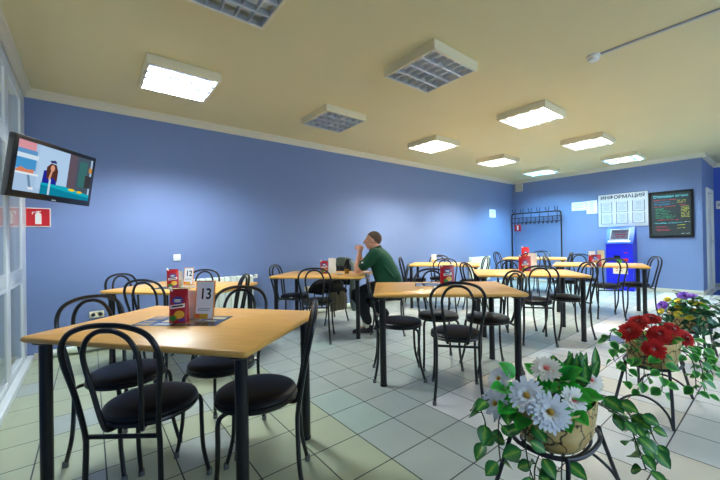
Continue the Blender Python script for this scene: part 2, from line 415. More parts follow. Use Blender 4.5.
# ------------------------------------------------------------------ tables
def table_proto():
    t = thing('dining_table', (0, 0, 0), 'x', 'table', 'beech-topped dining tables')
    b = MB(); L, W = 1.2, 0.8
    prof = [(0.012, .722), (0.002, .73), (0, .738), (0.003, .745), (0.010, .750)]     # postformed edge
    def rr(ins, z, rad=.03, n=4):
        o = []
        for cx, cy, a0 in ((L-rad, rad, -90), (L-rad, W-rad, 0), (rad, W-rad, 90), (rad, rad, 180)):
            for k in range(n+1):
                a = R(a0+90*k/n); o.append(Vector((cx+(rad-ins)*math.cos(a), cy+(rad-ins)*math.sin(a), z)))
        return o
    b.loft([rr(i, z, .025) for i, z in prof]); b.build('tabletop', M_wood, t)
    for x in (.07, L-.07):
        for y in (.07, W-.07):
            lg = MB(); lg.lathe([(.026, .012), (.026, .70), (.05, .712), (.05, .7225)], 20, (x, y, 0)); lo = lg.build('leg', M_blackleg, t)
            MB().lathe([(.024, 0), (.028, .002), (.028, .014), (.02, .016)], 20, (x, y, 0)).build('foot_glide', M_darkplastic, lo)
    return t
TB = {  # front-left corner, direction of the front edge, label
 'A': ((-0.27, 2.25), -52.0, 'nearest beech table, carrying the number 13 sign and a red sauce pouch'),
 'B': ((0.06, 4.02), -51.4, 'beech table against the radiator, carrying the number 12 sign'),
 'C': ((1.75, 4.07), -50.5, 'beech table at which the man in the green polo shirt sits'),
 'D': ((1.75, 2.05), -42.5, 'beech table in the middle, behind the white potted daisies, with a grey leaflet'),
 'E': ((4.28, 4.12), -58.0, 'beech table behind the seated man, at the second radiator by the blue wall'),
 'F': ((3.60, 2.30), -51.9, 'beech table between the middle table and the one by the coat rack'),
 'G': ((7.05, 3.90), -70.0, 'farthest beech table, standing in front of the black coat rack'),
 'H': ((5.71, 2.33), -71.5, 'beech table in front of the blue payment kiosk')}
proto = None
for k, (p, ang, lab) in TB.items():
    if proto is None:
        proto = table_proto(); proto.location = (p[0], p[1], 0); proto.rotation_euler = (0, 0, R(ang)); proto['label'] = lab
    else: dup(proto, (p[0], p[1], 0), R(ang), lab)
def tpos(k, u, n, z=0.75):
    p, ang, _ = TB[k]; c, s = math.cos(R(ang)), math.sin(R(ang))
    return Vector((p[0]+u*c-n*s, p[1]+u*s+n*c, z))

# ------------------------------------------------------------------ chairs (back towards +X)
def chair_proto():
    t = thing('cafe_chair', (0, 0, 0), 'x', 'chair', 'black bentwood-style cafe chairs')
    r = .0105
    MB().lathe([(.02, .452), (.174, .452), (.184, .457), (.187, .465), (.182, .475), (.160, .485), (.12, .491), (.05, .494), (.01, .4945)], 36).build('seat', M_vinyl, t)
    ring = [(.180*math.cos(a), .180*math.sin(a), .445) for a in [2*math.pi*k/36 for k in range(36)]]
    MB().tube(ring, .011, 8, True).build('seat_rim', M_black, t)
    half = [(.195, .146, .395), (.205, .148, .46), (.228, .164, .60), (.250, .182, .71), (.266, .180, .78), (.279, .146, .838), (.286, .080, .867)]
    top = [(.288, 0, .875)]
    path = smooth_path(half+top+[(x, -y, z) for x, y, z in half[::-1]], 5)
    MB().tube(path, r, 8).build('back_loop', M_black, t)
    half = [(.06, .050, .436), (.14, .056, .428), (.186, .070, .434), (.204, .080, .485), (.226, .093, .60), (.247, .104, .70), (.262, .102, .765), (.273, .076, .82), (.280, .036, .848)]
    path = smooth_path(half+[(.282, 0, .853)]+[(x, -y, z) for x, y, z in half[::-1]], 5)
    MB().tube(path, r*.95, 8).build('inner_loop', M_black, t)
    MB().tube([(.195, -.147, .412), (.195, .147, .412)], r*.9, 8).build('crossbar', M_black, t)
    for s in (1, -1):
        p = smooth_path([(.195, s*.146, .398), (.196, s*.148, .30), (.204, s*.154, .15), (.232, s*.168, .012)], 5)
        lo = MB().tube(p, r, 8).build('leg', M_black, t)
        q = p[-1]; MB().lathe([(.011, 0), (.0145, .002), (.014, .03), (.011, .032)], 10, (q[0], q[1], 0)).build('foot_cap', M_rubber, lo)
    for s in (1, -1):
        p = smooth_path([(.05, s*.05, .436), (-.05, s*.105, .435), (-.115, s*.142, .431), (-.138, s*.155, .40), (-.140, s*.157, .30), (-.148, s*.160, .16), (-.185, s*.172, .012)], 5)
        lo = MB().tube(p, r, 8).build('leg', M_black, t)
        q = p[-1]; MB().lathe([(.011, 0), (.0145, .002), (.014, .03), (.011, .032)], 10, (q[0], q[1], 0)).build('foot_cap', M_rubber, lo)
    return t
CH = [  # x, y, direction of the back, label
  (0.216, 1.811, -128, 'nearest of all, at the left front of the number 13 table'),
  (0.158, 2.307, 125, 'tucked under the left end of the number 13 table'),
  (0.619, 1.594, -30, 'with tilted loops at the right front corner of the number 13 table'),
  (0.613, 2.125, 47, "behind the number 13 table, its loops above the sign's right"),
  (0.425, 4.098, 130, 'left end, at the number 12 table by the first radiator'),
  (0.544, 3.602, -135, 'near side, at the number 12 table by the first radiator'),
  (0.926, 3.384, -35, 'right end, at the number 12 table by the first radiator'),
  (0.841, 3.996, 45, 'far side, at the number 12 table by the first radiator'),
  (2.125, 4.085, 130, "at the left end, facing right, at the seated man's table"),
  (2.157, 3.557, -129, "near side, at the seated man's table"),
  (2.985, 3.23, -50, 'on which the man in green sits'),
  (2.748, 4.237, 2, 'with a black coat hung over its back'),
  (2.119, 2.127, 140, 'left end, at the middle table behind the white daisies'),
  (2.189, 1.6, -140, 'near side, at the middle table behind the white daisies'),
  (2.806, 1.705, -32, 'right end, at the middle table behind the white daisies'),
  (2.578, 2.078, 50, 'far side, at the middle table behind the white daisies'),
  (4.663, 4.255, 125, 'left end, at the table behind the seated man by the second radiator'),
  (4.653, 3.589, -142, 'near side, at the table behind the seated man by the second radiator'),
  (5.113, 3.409, -40, 'right end, at the table behind the seated man by the second radiator'),
  (5.137, 4.085, 40, 'far side, at the table behind the seated man by the second radiator'),
  (3.993, 2.434, 150, 'left end, at the table between middle table and coat rack'),
  (3.991, 1.835, -142, 'near side, at the table between middle table and coat rack'),
  (4.445, 1.67, -40, 'right end, at the table between middle table and coat rack'),
  (4.412, 2.252, 45, 'far side, at the table between middle table and coat rack'),
  (7.451, 3.972, 145, 'left end, at the farthest table in front of the coat rack'),
  (7.212, 3.404, -150, 'near side, at the farthest table in front of the coat rack'),
  (7.694, 3.06, -60, 'right end, at the farthest table in front of the coat rack'),
  (8.047, 3.511, 25, 'far side, at the farthest table in front of the coat rack'),
  (6.152, 2.322, 128, 'left end, at the table in front of the blue kiosk'),
  (5.959, 1.696, -148, 'near side, at the table in front of the blue kiosk'),
  (6.369, 1.456, -55, 'right end, at the table in front of the blue kiosk'),
  (6.683, 2.226, 30, 'far side, at the table in front of the blue kiosk'),
]
cp = None
for x, y, th, lab in CH:
    lab = 'black cafe chair '+lab
    if cp is None:
        cp = chair_proto(); cp.location = (x, y, 0); cp.rotation_euler = (0, 0, R(th)); cp['label'] = lab
    else: dup(cp, (x, y, 0), R(th), lab)
# ------------------------------------------------------------------ things on the tables
M_pouch = mat('red_pouch_film', srgb(176, 22, 30), 0.3, coat=0.3)
M_pblue = mat('blue_emblem', srgb(44, 62, 150), 0.35)
M_pwhite = mat('white_film_print', srgb(238, 232, 226), 0.35)
M_pyel = mat('yellow_print', srgb(232, 176, 52), 0.35)
M_pgreen = mat('green_print', srgb(48, 128, 44), 0.35)
M_ppurple = mat('purple_print', srgb(96, 46, 140), 0.35)
M_pdark = mat('dark_red_print', srgb(120, 12, 22), 0.35)
M_orange = mat('orange_print', srgb(232, 124, 52), 0.5)
M_napkin = mat('white_napkin', srgb(240, 238, 230), 0.85, bump=0.2, bscale=150)
M_beige = mat('beige_card', srgb(214, 196, 150), 0.7)
def flat_disc(mb, cx, cz, rx, rz, yf, mi=0, n=18):
    vs = [(cx+rx*math.cos(2*math.pi*k/n), yf(cx+rx*math.cos(2*math.pi*k/n), cz+rz*math.sin(2*math.pi*k/n)), cz+rz*math.sin(2*math.pi*k/n)) for k in range(n)]
    mb.add([(cx, yf(cx, cz), cz)]+vs, [(0, 1+k, 1+(k+1) % n) for k in range(n)], mi)
def pouch(loc, rz, label, w=.105, h=.165):
    """stand-up sauce pouch, front towards -Y"""
    t = thing('sauce_pouch', loc, label, 'sauce pouch', 'red sauce pouches on the tables', rz)
    def half(z):
        k = z/h
        return (.5*w*(1-.06*k), .030*max(0.0, 1-k)**.8*(1.0 if k > .05 else .85)+.0015)
    b = MB(); rings = []
    for i in range(13):
        z = h*i/12; a, d = half(z); n = 24
        rings.append([Vector((a*math.copysign(abs(math.cos(q))**.75, math.cos(q)), d*math.copysign(abs(math.sin(q))**.9, math.sin(q)), z)) for q in [2*math.pi*k/n for k in range(n)]])
    b.loft(rings); b.build('bag', M_pouch, t)
    def yf(x, z):
        a, d = half(z); u = max(0, 1-abs(x/a)**2.6)
        return -d*u**.45-.0012
    p = MB()
    flat_disc(p, 0, .118, .030, .021, lambda x, z: yf(x, z), 0)
    vs = []                                            # white slanted name ribbon
    for k in range(7):
        x = -.038+.076*k/6; vs += [(x, yf(x, .080+.12*x)-.0004, .078+.12*x), (x, yf(x, .098+.12*x)-.0004, .098+.12*x)]
    p.add(vs, [(2*k, 2*k+2, 2*k+3, 2*k+1) for k in range(6)], 1)
    flat_disc(p, .012, .044, .026, .022, lambda x, z: yf(x, z)-.0002, 2)
    flat_disc(p, -.020, .026, .022, .014, lambda x, z: yf(x, z)-.0004, 3)
    flat_disc(p, .026, .016, .018, .009, lambda x, z: yf(x, z)-.0006, 4)
    flat_disc(p, 0, .121, .021, .0035, lambda x, z: yf(x, z)-.0006, 1); flat_disc(p, 0, .112, .019, .003, lambda x, z: yf(x, z)-.0006, 1)
    vs = []
    for k in range(7):
        x = -.03+.06*k/6; vs += [(x, yf(x, .086+.12*x)-.001, .0845+.12*x), (x, yf(x, .09+.12*x)-.001, .0925+.12*x)]
    p.add(vs, [(2*k, 2*k+2, 2*k+3, 2*k+1) for k in range(6)], 5)
    p.build('front_print', [M_pblue, M_pwhite, M_pyel, M_pgreen, M_ppurple, M_ink], t, smooth=0)
    c = MB(); mx = Matrix.Translation((-.036*w/.105, 0, h-.006)) @ Matrix.Rotation(R(-38), 4, 'Y')
    c.lathe([(.005, -.004), (.005, .008), (.0095, .009), (.0095, .022), (.007, .024)], 14, mtx=mx); c.build('spout_cap', M_pwhite, t)
    MB().box(-.47*w, .47*w, -.0012, .0012, h-.004, h+.004).build('top_seal', M_pdark, t)
    return t
def napkins(loc, rz, label, h=.13, w=.09, d=.03, name='napkin_holder'):
    t = thing(name, loc, label, 'napkin holder', 'napkin holders on the tables', rz)
    hb = MB(); hb.bbox(-w/2, w/2, -d/2-.004, -d/2, 0, h*.45, .0015); hb.bbox(-w/2, w/2, d/2, d/2+.004, 0, h*.45, .0015); hb.bbox(-w/2, w/2, -d/2-.004, d/2+.004, 0, .005, .0015)
    hb.build('holder', M_beige if 'beige' in label else M_plas, t)
    rr_ = random.Random(int(loc[0]*100)); nb = MB()
    for k in range(9):
        y = -d/2+d*(k+.5)/9; hh = h*(.86+.14*rr_.random()); vs = []
        for i in range(5):
            x = -w*.47+w*.94*i/4
            for j in range(4):
                z = .006+(hh-.006)*j/3; lean = (rr_.random()-.5)*.006*j
                vs.append((x+(.12*(rr_.random()-.5)*w if j == 3 else 0), y+lean+.001, z+(.012*rr_.random() if j == 3 else 0)))
        fs = [(i*4+j, (i+1)*4+j, (i+1)*4+j+1, i*4+j+1) for i in range(4) for j in range(3)]
        off = len(vs); vs2 = [(x, yy-.0018, z) for x, yy, z in vs]
        nb.add(vs+vs2, fs+[tuple(i+off for i in f[::-1]) for f in fs])
    nb.build('napkins', M_napkin, t)
    return t
def table_sign(loc, rz, num, label, w=.105, h=.165):
    """acrylic L stand with a printed card, front towards -Y"""
    t = thing('table_sign', loc, label, 'table sign', 'numbered table signs', rz)
    tilt = Matrix.Translation((0, 0, .006)) @ Matrix.Rotation(R(-8), 4, 'X')
    b = MB(); b.bbox(-w/2, w/2, -.035, .045, 0, .003, .001); b.box(-w/2-.002, w/2+.002, .003, .0045, 0, h, mtx=tilt)
    b.build('acrylic_stand', M_acryl, t)
    c = MB(); c.box(-w/2, w/2, -.0012, .0012, .002, h-.002, 0, tilt)
    c.box(-w/2+.006, w/2-.006, -.0018, -.0011, .030, h-.008, 1, tilt)
    for k, (x0, x1, m_) in enumerate(((-.046, -.022, 2), (-.022, .022, 3), (.022, .046, 1))): c.box(x0*w/.105, x1*w/.105, -.0020, -.0011, .006, .030, m_, tilt)
    for k, (y, x0, x1) in enumerate(((.056, -.035, .036), (.047, -.038, .030))): c.box(x0, x1, -.0022, -.0012, y, y+.0035, 4, tilt)
    c.build('card', [mat('orange_card_border', srgb(240, 158, 78), .5), M_paper, M_orange, M_pyel, M_greyink], t, smooth=0)
    text(num, .082, 'number', M_ink, t, tilt @ Matrix.Translation((.004, -.0022, h*.64)) @ Matrix.Rotation(R(90), 4, 'X'), .0016, .86)
    return t
def leaflet(loc, rz, label, w, d, seed):
    """glossy printed leaflet lying flat"""
    rr_ = random.Random(seed); b = MB(); z = .0012
    b.box(-w/2, w/2, -d/2, d/2, 0, z, 0)
    cols = [1, 2, 3, 4, 1, 3, 5, 2]
    for i in range(4):
        for j in range(3):
            if rr_.random() < .8:
                x0, y0 = -w/2+.012+i*(w-.02)/4, -d/2+.01+j*(d-.015)/3
                b.box(x0, x0+(w-.02)/4*rr_.uniform(.6, .93), y0, y0+(d-.015)/3*rr_.uniform(.5, .9), z, z+.0004, rr_.choice(cols))
    o = b.build('printed_leaflet', [mat('dark_glossy_print', srgb(56, 60, 66), .2), mat('grey_photo_print', srgb(120, 124, 120), .2), mat('tan_photo_print', srgb(160, 136, 92), .2), mat('pale_photo_print', srgb(176, 180, 176), .2), mat('teal_photo_print', srgb(70, 96, 104), .2), mat('cream_photo_print', srgb(208, 190, 140), .2)], smooth=0)
    o.location = loc; o.rotation_euler = (0, 0, rz)
    return tag(o, label, 'leaflet', 'leaflets on the tables')
RZ = -37.0                                  # props turned towards the room entrance
leaflet((.40, 2.07, .7505), R(-42), 'dark glossy leaflet under the number 13 sign on the nearest table', .46, .22, 3)
pouch((.375, 2.055, .752), R(RZ), 'red sauce pouch beside the number 13 sign on the nearest table', .105, .175)
table_sign((.485, 2.00, .752), R(RZ-8), '13', 'white table sign reading 13 in an orange border, on the nearest table', .112, .212)
napkins((.455, 2.125, .752), R(RZ), 'white napkins behind the red pouch on the nearest table', .15, .085)
leaflet((.66, 3.72, .7505), R(-46), 'dark glossy leaflet on the number 12 table', .40, .22, 8)
pouch((.63, 3.735, .752), R(RZ+25), 'red sauce pouch beside the number 12 sign on the second table', .105, .175)
table_sign((.785, 3.83, .752), R(RZ-5), '12', 'white table sign reading 12 in an orange border, on the radiator table', .10, .175)
napkins((.69, 3.80, .752), R(RZ), 'beige holder of napkins behind the number 12 sign', .15, .085)
p = tpos('C', .60, .42); pouch((p.x, p.y, .751), R(RZ), "red sauce pouch on the seated man's table", .105, .165)
p = tpos('C', .70, .46); napkins((p.x, p.y, .751), R(RZ), "tall white napkins beside the red pouch on the seated man's table", .21, .1)
leaflet((2.56, 2.06, .7505), R(-50), 'grey glossy leaflet on the middle table beside the red pouch', .42, .22, 4)
pouch((2.715, 2.07, .752), R(RZ-3), 'large red sauce pouch standing on the middle table', .14, .168)
p = Vector((2.80, 2.12, .752)); napkins(p, R(RZ), 'white napkins right behind the red pouch on the middle table', .17, .1)
p = tpos('E', .42, .42); napkins((p.x, p.y, .751), R(RZ-8), 'pale beige napkin holder on the table behind the seated man', .16, .09)
pouch((4.40, 2.13, .751), R(RZ-15), 'red sauce pouch on the table between the middle table and the coat rack', .15, .19)
napkins((4.55, 2.10, .751), R(RZ-15), 'white napkins standing right of the pouch, second row of tables', .22, .1)
p = tpos('G', .42, .38); pouch((p.x, p.y, .751), R(RZ-20), 'red sauce pouch on the farthest table by the coat rack', .16, .23)
pouch((5.88, 1.80, .751), R(RZ-18), 'red sauce pouch on the table in front of the blue kiosk', .17, .16)
napkins((5.95, 1.86, .751), R(RZ-18), 'white napkins rising behind the pouch in front of the blue kiosk', .21, .09)
t = thing('menu_card', (6.05, 1.77, .751), 'cream menu card standing beside the pouch in front of the blue kiosk', 'menu card', rz=R(RZ-20))
MB().box(-.045, .045, -.002, .002, .0, .225, mtx=Matrix.Rotation(R(-6), 4, 'X')).build('card', M_beige, t); MB().bbox(-.047, .047, -.03, .03, 0, .003, .001).build('foot', M_acryl, t)
# drinking glass and saucer on the man's table
p = tpos('C', .93, .34)
t = thing('tumbler', (p.x, p.y, .7505), "glass tumbler of amber drink on the seated man's table", 'glass')
MB().lathe([(.026, 0), (.029, .004), (.034, .105), (.032, .105), (.0275, .008), (.001, .008)], 24).build('glass', M_acryl, t)
MB().lathe([(.001, .009), (.027, .009), (.0305, .066), (.001, .066)], 24).build('drink', mat('amber_drink', srgb(206, 142, 24), .1, trans=.4), t)
p = tpos('C', .86, .26)
tag(MB().lathe([(.02, 0), (.03, .002), (.05, .014), (.052, .017), (.048, .016), (.028, .006), (.001, .005)], 24).build('saucer', M_plas), "small white saucer beside the amber drink on the man's table", 'saucer').location = (p.x, p.y, .7505)

# ------------------------------------------------------------------ wall things
def wall_sign_pic(t, b): pass
t = thing('fire_extinguisher_sign', (-.418, Y1-.002, 1.478), 'red sign with a white fire extinguisher under the television', 'sign')
MB().bbox(-.1, .1, -.006, 0, -.1, .1, .001).build('plate', M_pwhite, t)
MB().box(-.09, .09, -.0075, -.006, -.09, .09).build('red_field', M_red, t)
b = MB(); b.add([(x, -.0085, z) for x, z in ((-.022, -.07), (.026, -.07), (.026, .03), (.018, .045), (-.014, .045), (-.022, .03))], [(0, 1, 2, 3, 4, 5)])
b.box(-.006, .010, -.0085, -.0078, .045, .058); b.box(-.012, .024, -.0085, -.0078, .058, .066); b.box(-.042, -.008, -.0085, -.0078, .050, .057); b.box(-.046, -.038, -.0085, -.0078, .030, .055)
b.build('extinguisher_symbol', M_pwhite, t, smooth=0)
# hose sign at the coat rack
t = thing('fire_hose_sign', (X1-.002, 4.755, 1.475), 'small red fire sign on the far wall behind the coat rack', 'sign')
MB().bbox(-.006, 0, -.09, .09, -.09, .09, .001).build('plate', M_red, t)
b = MB(); b.box(-.008, -.0062, -.02, .02, -.06, .04); b.box(-.008, -.0062, -.03, .03, .045, .06); b.build('white_symbol', M_pwhite, t, smooth=0)
# notices
def notice(loc, w, h, axis, label, rows=5, seed=1):
    rr_ = random.Random(seed)
    t = thing('paper_notice', loc, label, 'notice', 'paper notices on the walls', 0 if axis == 'y' else R(-90))
    MB().box(-w/2, w/2, -.003, 0, -h/2, h/2).build('sheet', M_paper, t, smooth=0)
    b = MB()
    for k in range(rows):
        z = h/2-h*(k+1)/(rows+1); l = w*rr_.uniform(.35, .8); b.box(-l/2, l/2, -.0036, -.003, z-h*.018, z+h*.018)
    b.build('printed_lines', M_greyink, t, smooth=0)
notice((8.35, Y1-.001, 1.85), .30, .21, 'y', 'white paper notice on the blue long wall near the far corner', 4, 2)
notice((X1-.001, 3.215, 1.945), .32, .21, 'x', 'wide paper notice on the far wall right of the coat rack', 2, 3)
notice((X1-.001, 2.94, 1.90), .22, .31, 'x', 'upright paper notice between the wide notice and the information board', 6, 4)
# air vent
t = thing('air_vent', (X1-.001, 4.685, 2.605), 'small pale ventilation grille high in the far corner', 'vent')
MB().bbox(-.03, 0, -.10, .10, -.115, .11, .004).build('frame', M_base, t)
b = MB()
for k in range(7): b.box(-.036, -.03, -.08, .08, -.095+k*.029, -.080+k*.029)
b.build('slats', mat('vent_slat', srgb(180, 178, 150), .5), t, smooth=0)
# information board
M_alu = mat('aluminium_trim', srgb(84, 92, 116), .45, .2)
t = thing('information_board', (X1-.001, 2.345, 1.785), 'white information board with six paper pockets and a heading, above the kiosk', 'notice board', rz=R(-90))
bw, bh = .92, .75
MB().bbox(-bw/2, bw/2, -.012, 0, -bh/2, bh/2, .003).build('panel', mat('board_white', srgb(196, 200, 208), .5), t)
b = MB()
for x0, x1, z0, z1 in ((-bw/2-.012, -bw/2, -bh/2-.012, bh/2+.012), (bw/2, bw/2+.012, -bh/2-.012, bh/2+.012), (-bw/2, bw/2, bh/2, bh/2+.012), (-bw/2, bw/2, -bh/2-.012, -bh/2)): b.box(x0, x1, -.018, 0, z0, z1)
b.build('frame', M_alu, t, smooth=0)
text('ИНФОРМАЦИЯ', .105, 'heading', M_ink, t, Matrix.Translation((0, -.013, .295)) @ Matrix.Rotation(R(90), 4, 'X'), .0025, 1.06)
for i in range(3):
    for j in range(2):
        x = -.295+.295*i; z = .08-.265*j; b = MB()
        b.box(-.1+x, .1+x, -.0145, -.012, z-.115, z+.115, 0)
        rr_ = random.Random(i*2+j)
        for k in range(7): l = rr_.uniform(.08, .16); b.box(x-l/2, x+l/2, -.015, -.0145, z+.08-k*.026, z+.086-k*.026, 1)
        for s in (-1, 1): b.box(x+s*.104-.006, x+s*.104+.006, -.018, -.012, z-.12, z+.115, 2)
        b.box(x-.11, x+.11, -.018, -.012, z-.127, z-.118, 2)
        b.build('paper_pocket', [mat('pocket_paper', srgb(184, 193, 204), .6), mat('pocket_print', srgb(120, 130, 145), .6), M_alu], t, smooth=0)
# chalk menu board
M_chalkb = mat('dark_green_chalkboard', srgb(30, 41, 45), .7, var=.12, scale=6)
t = thing('chalk_menu_board', (X1-.001, 1.525, 1.625), 'black framed menu board with coloured chalk lettering near the doorway', 'menu board', rz=R(-90))
bw, bh = .70, .97
MB().box(-bw/2+.03, bw/2-.03, -.012, 0, -bh/2+.03, bh/2-.03).build('slate', M_chalkb, t, smooth=0)
b = MB()
for x0, x1, z0, z1 in ((-bw/2, -bw/2+.045, -bh/2, bh/2), (bw/2-.045, bw/2, -bh/2, bh/2), (-bw/2+.045, bw/2-.045, bh/2-.045, bh/2), (-bw/2+.045, bw/2-.045, -bh/2, -bh/2+.045)): b.bbox(x0, x1, -.03, 0, z0, z1, .004, 1)
b.build('frame', M_darkplastic, t)
CK = {'cyan': mat('cyan_chalk', srgb(96, 196, 212), .8), 'red': mat('red_chalk', srgb(226, 56, 70), .8), 'blue': mat('blue_chalk', srgb(48, 130, 176), .8), 'green': mat('green_chalk', srgb(30, 166, 108), .8), 'yellow': mat('yellow_chalk', srgb(232, 214, 70), .8), 'white': mat('white_chalk', srgb(206, 220, 216), .8)}
text('Столовая меню', .068, 'chalk_heading', CK['cyan'], t, Matrix.Translation((.0, -.0128, .375)) @ Matrix.Rotation(R(90), 4, 'X') @ Matrix.Rotation(R(0), 4, 'Z'), .001, 1.05)
def scribble(col, rows, seed, amp=.011, wd=.0034):
    rr_ = random.Random(seed); b = MB()
    for x0, x1, z in rows:
        x = x0; pts = []
        while x < x1:
            if rr_.random() < .13 and len(pts) > 5:
                b.tube(pts, wd, 4); pts = []; x += .012
            pts.append((x, -.0125, z+rr_.uniform(-amp, amp))); x += rr_.uniform(.006, .012)
        if len(pts) > 1: b.tube(pts, wd, 4)
    b.build('chalk_lettering', CK[col], t)
scribble('red', [(-.27, .10, .305), (-.27, .08, .165), (.14, .27, .185)], 1, .007)
scribble('blue', [(-.26, .02, .262), (-.26, .06, .225), (-.26, .0, .205)], 2)
scribble('yellow', [(.10, .24, .275), (.10, .24, .238)]+[(.16, .285, .15-.03*k) for k in range(8)]+[(.31, .335-.04, .15-.03*k) for k in range(8)]+[(.10, .22, -.225), (.10, .22, -.285)], 3)
scribble('green', [(-.24, -.10, .125), (-.24, -.06, .095), (-.24, .0, .06), (-.24, -.03, .025), (-.24, .02, -.01), (-.24, .08, -.045), (-.24, .06, -.075)], 4)
scribble('red', [(-.22, .16, -.115), (-.24, -.06, -.26), (-.24, .0, -.315), (-.22, -.02, -.335)], 5)
scribble('cyan', [(-.26, .18, -.172), (-.24, .1, -.185)], 6, .006)
scribble('white', [(.2, .33-.04, -.165), (.16, .28, -.40)], 7, .008)
# light switch, sockets, hall switch
t = thing('light_switch', (.872, Y1-.001, 1.005), 'white light switch on the blue wall above the number 12 table', 'switch')
MB().bbox(-.042, .042, -.010, 0, -.042, .042, .004).build('plate', M_plas, t); MB().bbox(-.03, .03, -.014, -.009, -.03, .03, .003).build('rocker', M_white, t)
def socket(x, z, label):
    t = thing('wall_socket', (x, Y1-.001, z), label, 'socket', 'double wall sockets')
    MB().bbox(-.066, .066, -.014, 0, -.036, .036, .005).build('plate', mat('cream_plastic', srgb(226, 220, 186), .4), t)
    for s in (-1, 1):
        MB().lathe([(.020, 0), (.022, .002), (.019, .003), (.017, -.002), (.001, -.002)], 18, mtx=Matrix.Translation((s*.031, -.014, 0)) @ Matrix.Rotation(R(90), 4, 'X')).build('outlet', M_greyink, t)
socket(.055, .40, 'cream double socket on the blue wall left, above the skirting'); socket(2.77, .42, "cream double socket on the wall behind the seated man's table")
t = thing('hall_switch', (XD-.001, .98, 1.86), 'small white box on the darker blue hall wall by the doorway', 'switch')
MB().bbox(-.03, 0, -.05, .05, -.09, .09, .004).build('box', M_plas, t); MB().bbox(-.034, -.03, -.02, .02, -.03, .03, .001).build('button', M_grey, t)
# heating pipe
tag(MB().tube([(-.33, Y1-.06, .06), (1.1, Y1-.06, .06), (7.0, Y1-.06, .06)], .035, 14, round_cap=True).build('heating_pipe', M_radiator), 'thick white heating pipe lying along the foot of the long blue wall', 'pipe')
# radiators
def radiator(x0, x1, z0, z1, label):
    t = thing('radiator', ((x0+x1)/2, Y1-.09, 0), label, 'radiator', 'white radiators under the blue wall'); w = (x1-x0)/2
    n = int(round(2*w/.08)); st = 2*w/n
    for k in range(n):
        cx = -w+st*(k+.5)
        MB().bbox(cx-st*.46, cx+st*.46, -.045, .045, z0, z1, .012, 3).build('section', M_radiator, t)
    b = MB()
    for z in (z0+.06, z1-.04): b.tube([(-w-.01, 0, z), (w+.01, 0, z)], .02, 10)
    b.build('header_pipe', M_radiator, t)
    v = MB(); v.tube([(w+.005, 0, z1-.04), (w+.05, 0, z1-.04)], .012, 10); v.lathe([(.016, 0), (.022, .005), (.022, .05), (.015, .056)], 14, (w+.05, 0, z1-.05)); v.build('valve', M_plas, t)
    b = MB()
    for x in (-w*.8, w*.8): b.box(x-.015, x+.015, .04, .089, z1-.12, z1-.09); pass
    b.build('bracket', M_radiator, t)
radiator(1.02, 1.82, .15, .72, 'white ribbed radiator behind the number 12 table'); radiator(7.17, 7.97, .15, .74, 'white ribbed radiator at the far end of the long blue wall')
# doormat
tag(MB().bbox(9.62, 10.5, .10, .96, 0, .012, .004).build('doormat', M_mat), 'dark blue doormat on the floor in front of the far door', 'doormat')

# ------------------------------------------------------------------ coat rack
t = thing('coat_rack', (9.30, 4.20, 0), 'black metal coat rack with two rows of hooks by the far corner', 'coat rack', rz=R(-90))
w = .635
hw = .26
b = MB(); b.tube(smooth_path([(-w, 0, .03), (-w, 0, 1.0), (-w, 0, 1.76), (-w+.02, 0, 1.83), (-w+.07, 0, 1.86), (0, 0, 1.86), (w-.07, 0, 1.86), (w-.02, 0, 1.83), (w, 0, 1.76), (w, 0, 1.0), (w, 0, .03)], 4), .017, 10); b.build('frame_tube', M_black, t)
for s in (-1, 1):
    b = MB(); b.tube([(s*w, -hw*.55, .016), (s*w, hw*.38, .016)], .015, 10, round_cap=True); b.build('foot', M_black, t)
b = MB()
for z in (1.74, 1.61): b.tube([(-w, 0, z), (w, 0, z)], .008, 6)
b.build('hook_rail', M_black, t)
for k in range(11):
    x = -w+.09+k*(2*w-.18)/10; q = MB()
    z1 = 1.85 if k % 2 == 0 else 1.74
    q.tube([(x, 0, z1), (x, 0, 1.57)], .009, 6); q.tube(smooth_path([(x, 0, 1.61), (x, -.04, 1.56), (x, -.075, 1.57), (x, -.085, 1.615)], 3), .009, 6, round_cap=True)
    if k % 2 == 0:
        for s in (-1, 1): q.tube(smooth_path([(x, 0, 1.85), (x+s*.02, -.035, 1.87), (x+s*.035, -.06, 1.92), (x+s*.04, -.06, 1.98)], 3), .008, 6, round_cap=True)
    q.build('hook', M_black, t)

# ------------------------------------------------------------------ payment kiosk
t = thing('payment_kiosk', (9.13, 2.335, 0), 'bright blue payment kiosk with a sloping screen under the information board', 'kiosk', rz=R(-90))
w = .245
def prism(mb, prof, x0, x1, mi=None): return mb.loft([[Vector((x, y, z)) for y, z in prof] for x in (x0, x1)], mi=mi)
b = MB(); prism(b, [(0, .07), (.30, .07), (.30, 1.33), (.20, 1.385), (.16, 1.385), (-.01, 1.02), (0, .98)], -w, w); b.build('cabinet', M_kiosk, t, smooth=20)
MB().bbox(-w-.015, w+.015, -.03, .31, 0, .07, .005).build('plinth', M_kiosk, t)
u = Vector((0, .17, .365)).normalized(); nn = Vector((0, -.365, .17)).normalized()
K = frame_mtx((0, .075, 1.2025), (1, 0, 0), u)           # console plane, x right, y up, z outward
b = MB(); b.bbox(-w-.012, w+.012, -.205, .205, 0, .018, .006, mtx=K); b.build('console', M_kiosk2, t)
MB().box(-.175, .175, -.115, .15, .018, .024, mtx=K).build('screen_bezel', M_grey, t, smooth=0)
b = MB(); b.box(-.158, .158, -.10, .135, .024, .026, 0, K)
b.box(-.14, .14, .085, .10, .026, .0265, 1, K); b.box(-.13, .10, .055, .065, .026, .0265, 1, K)
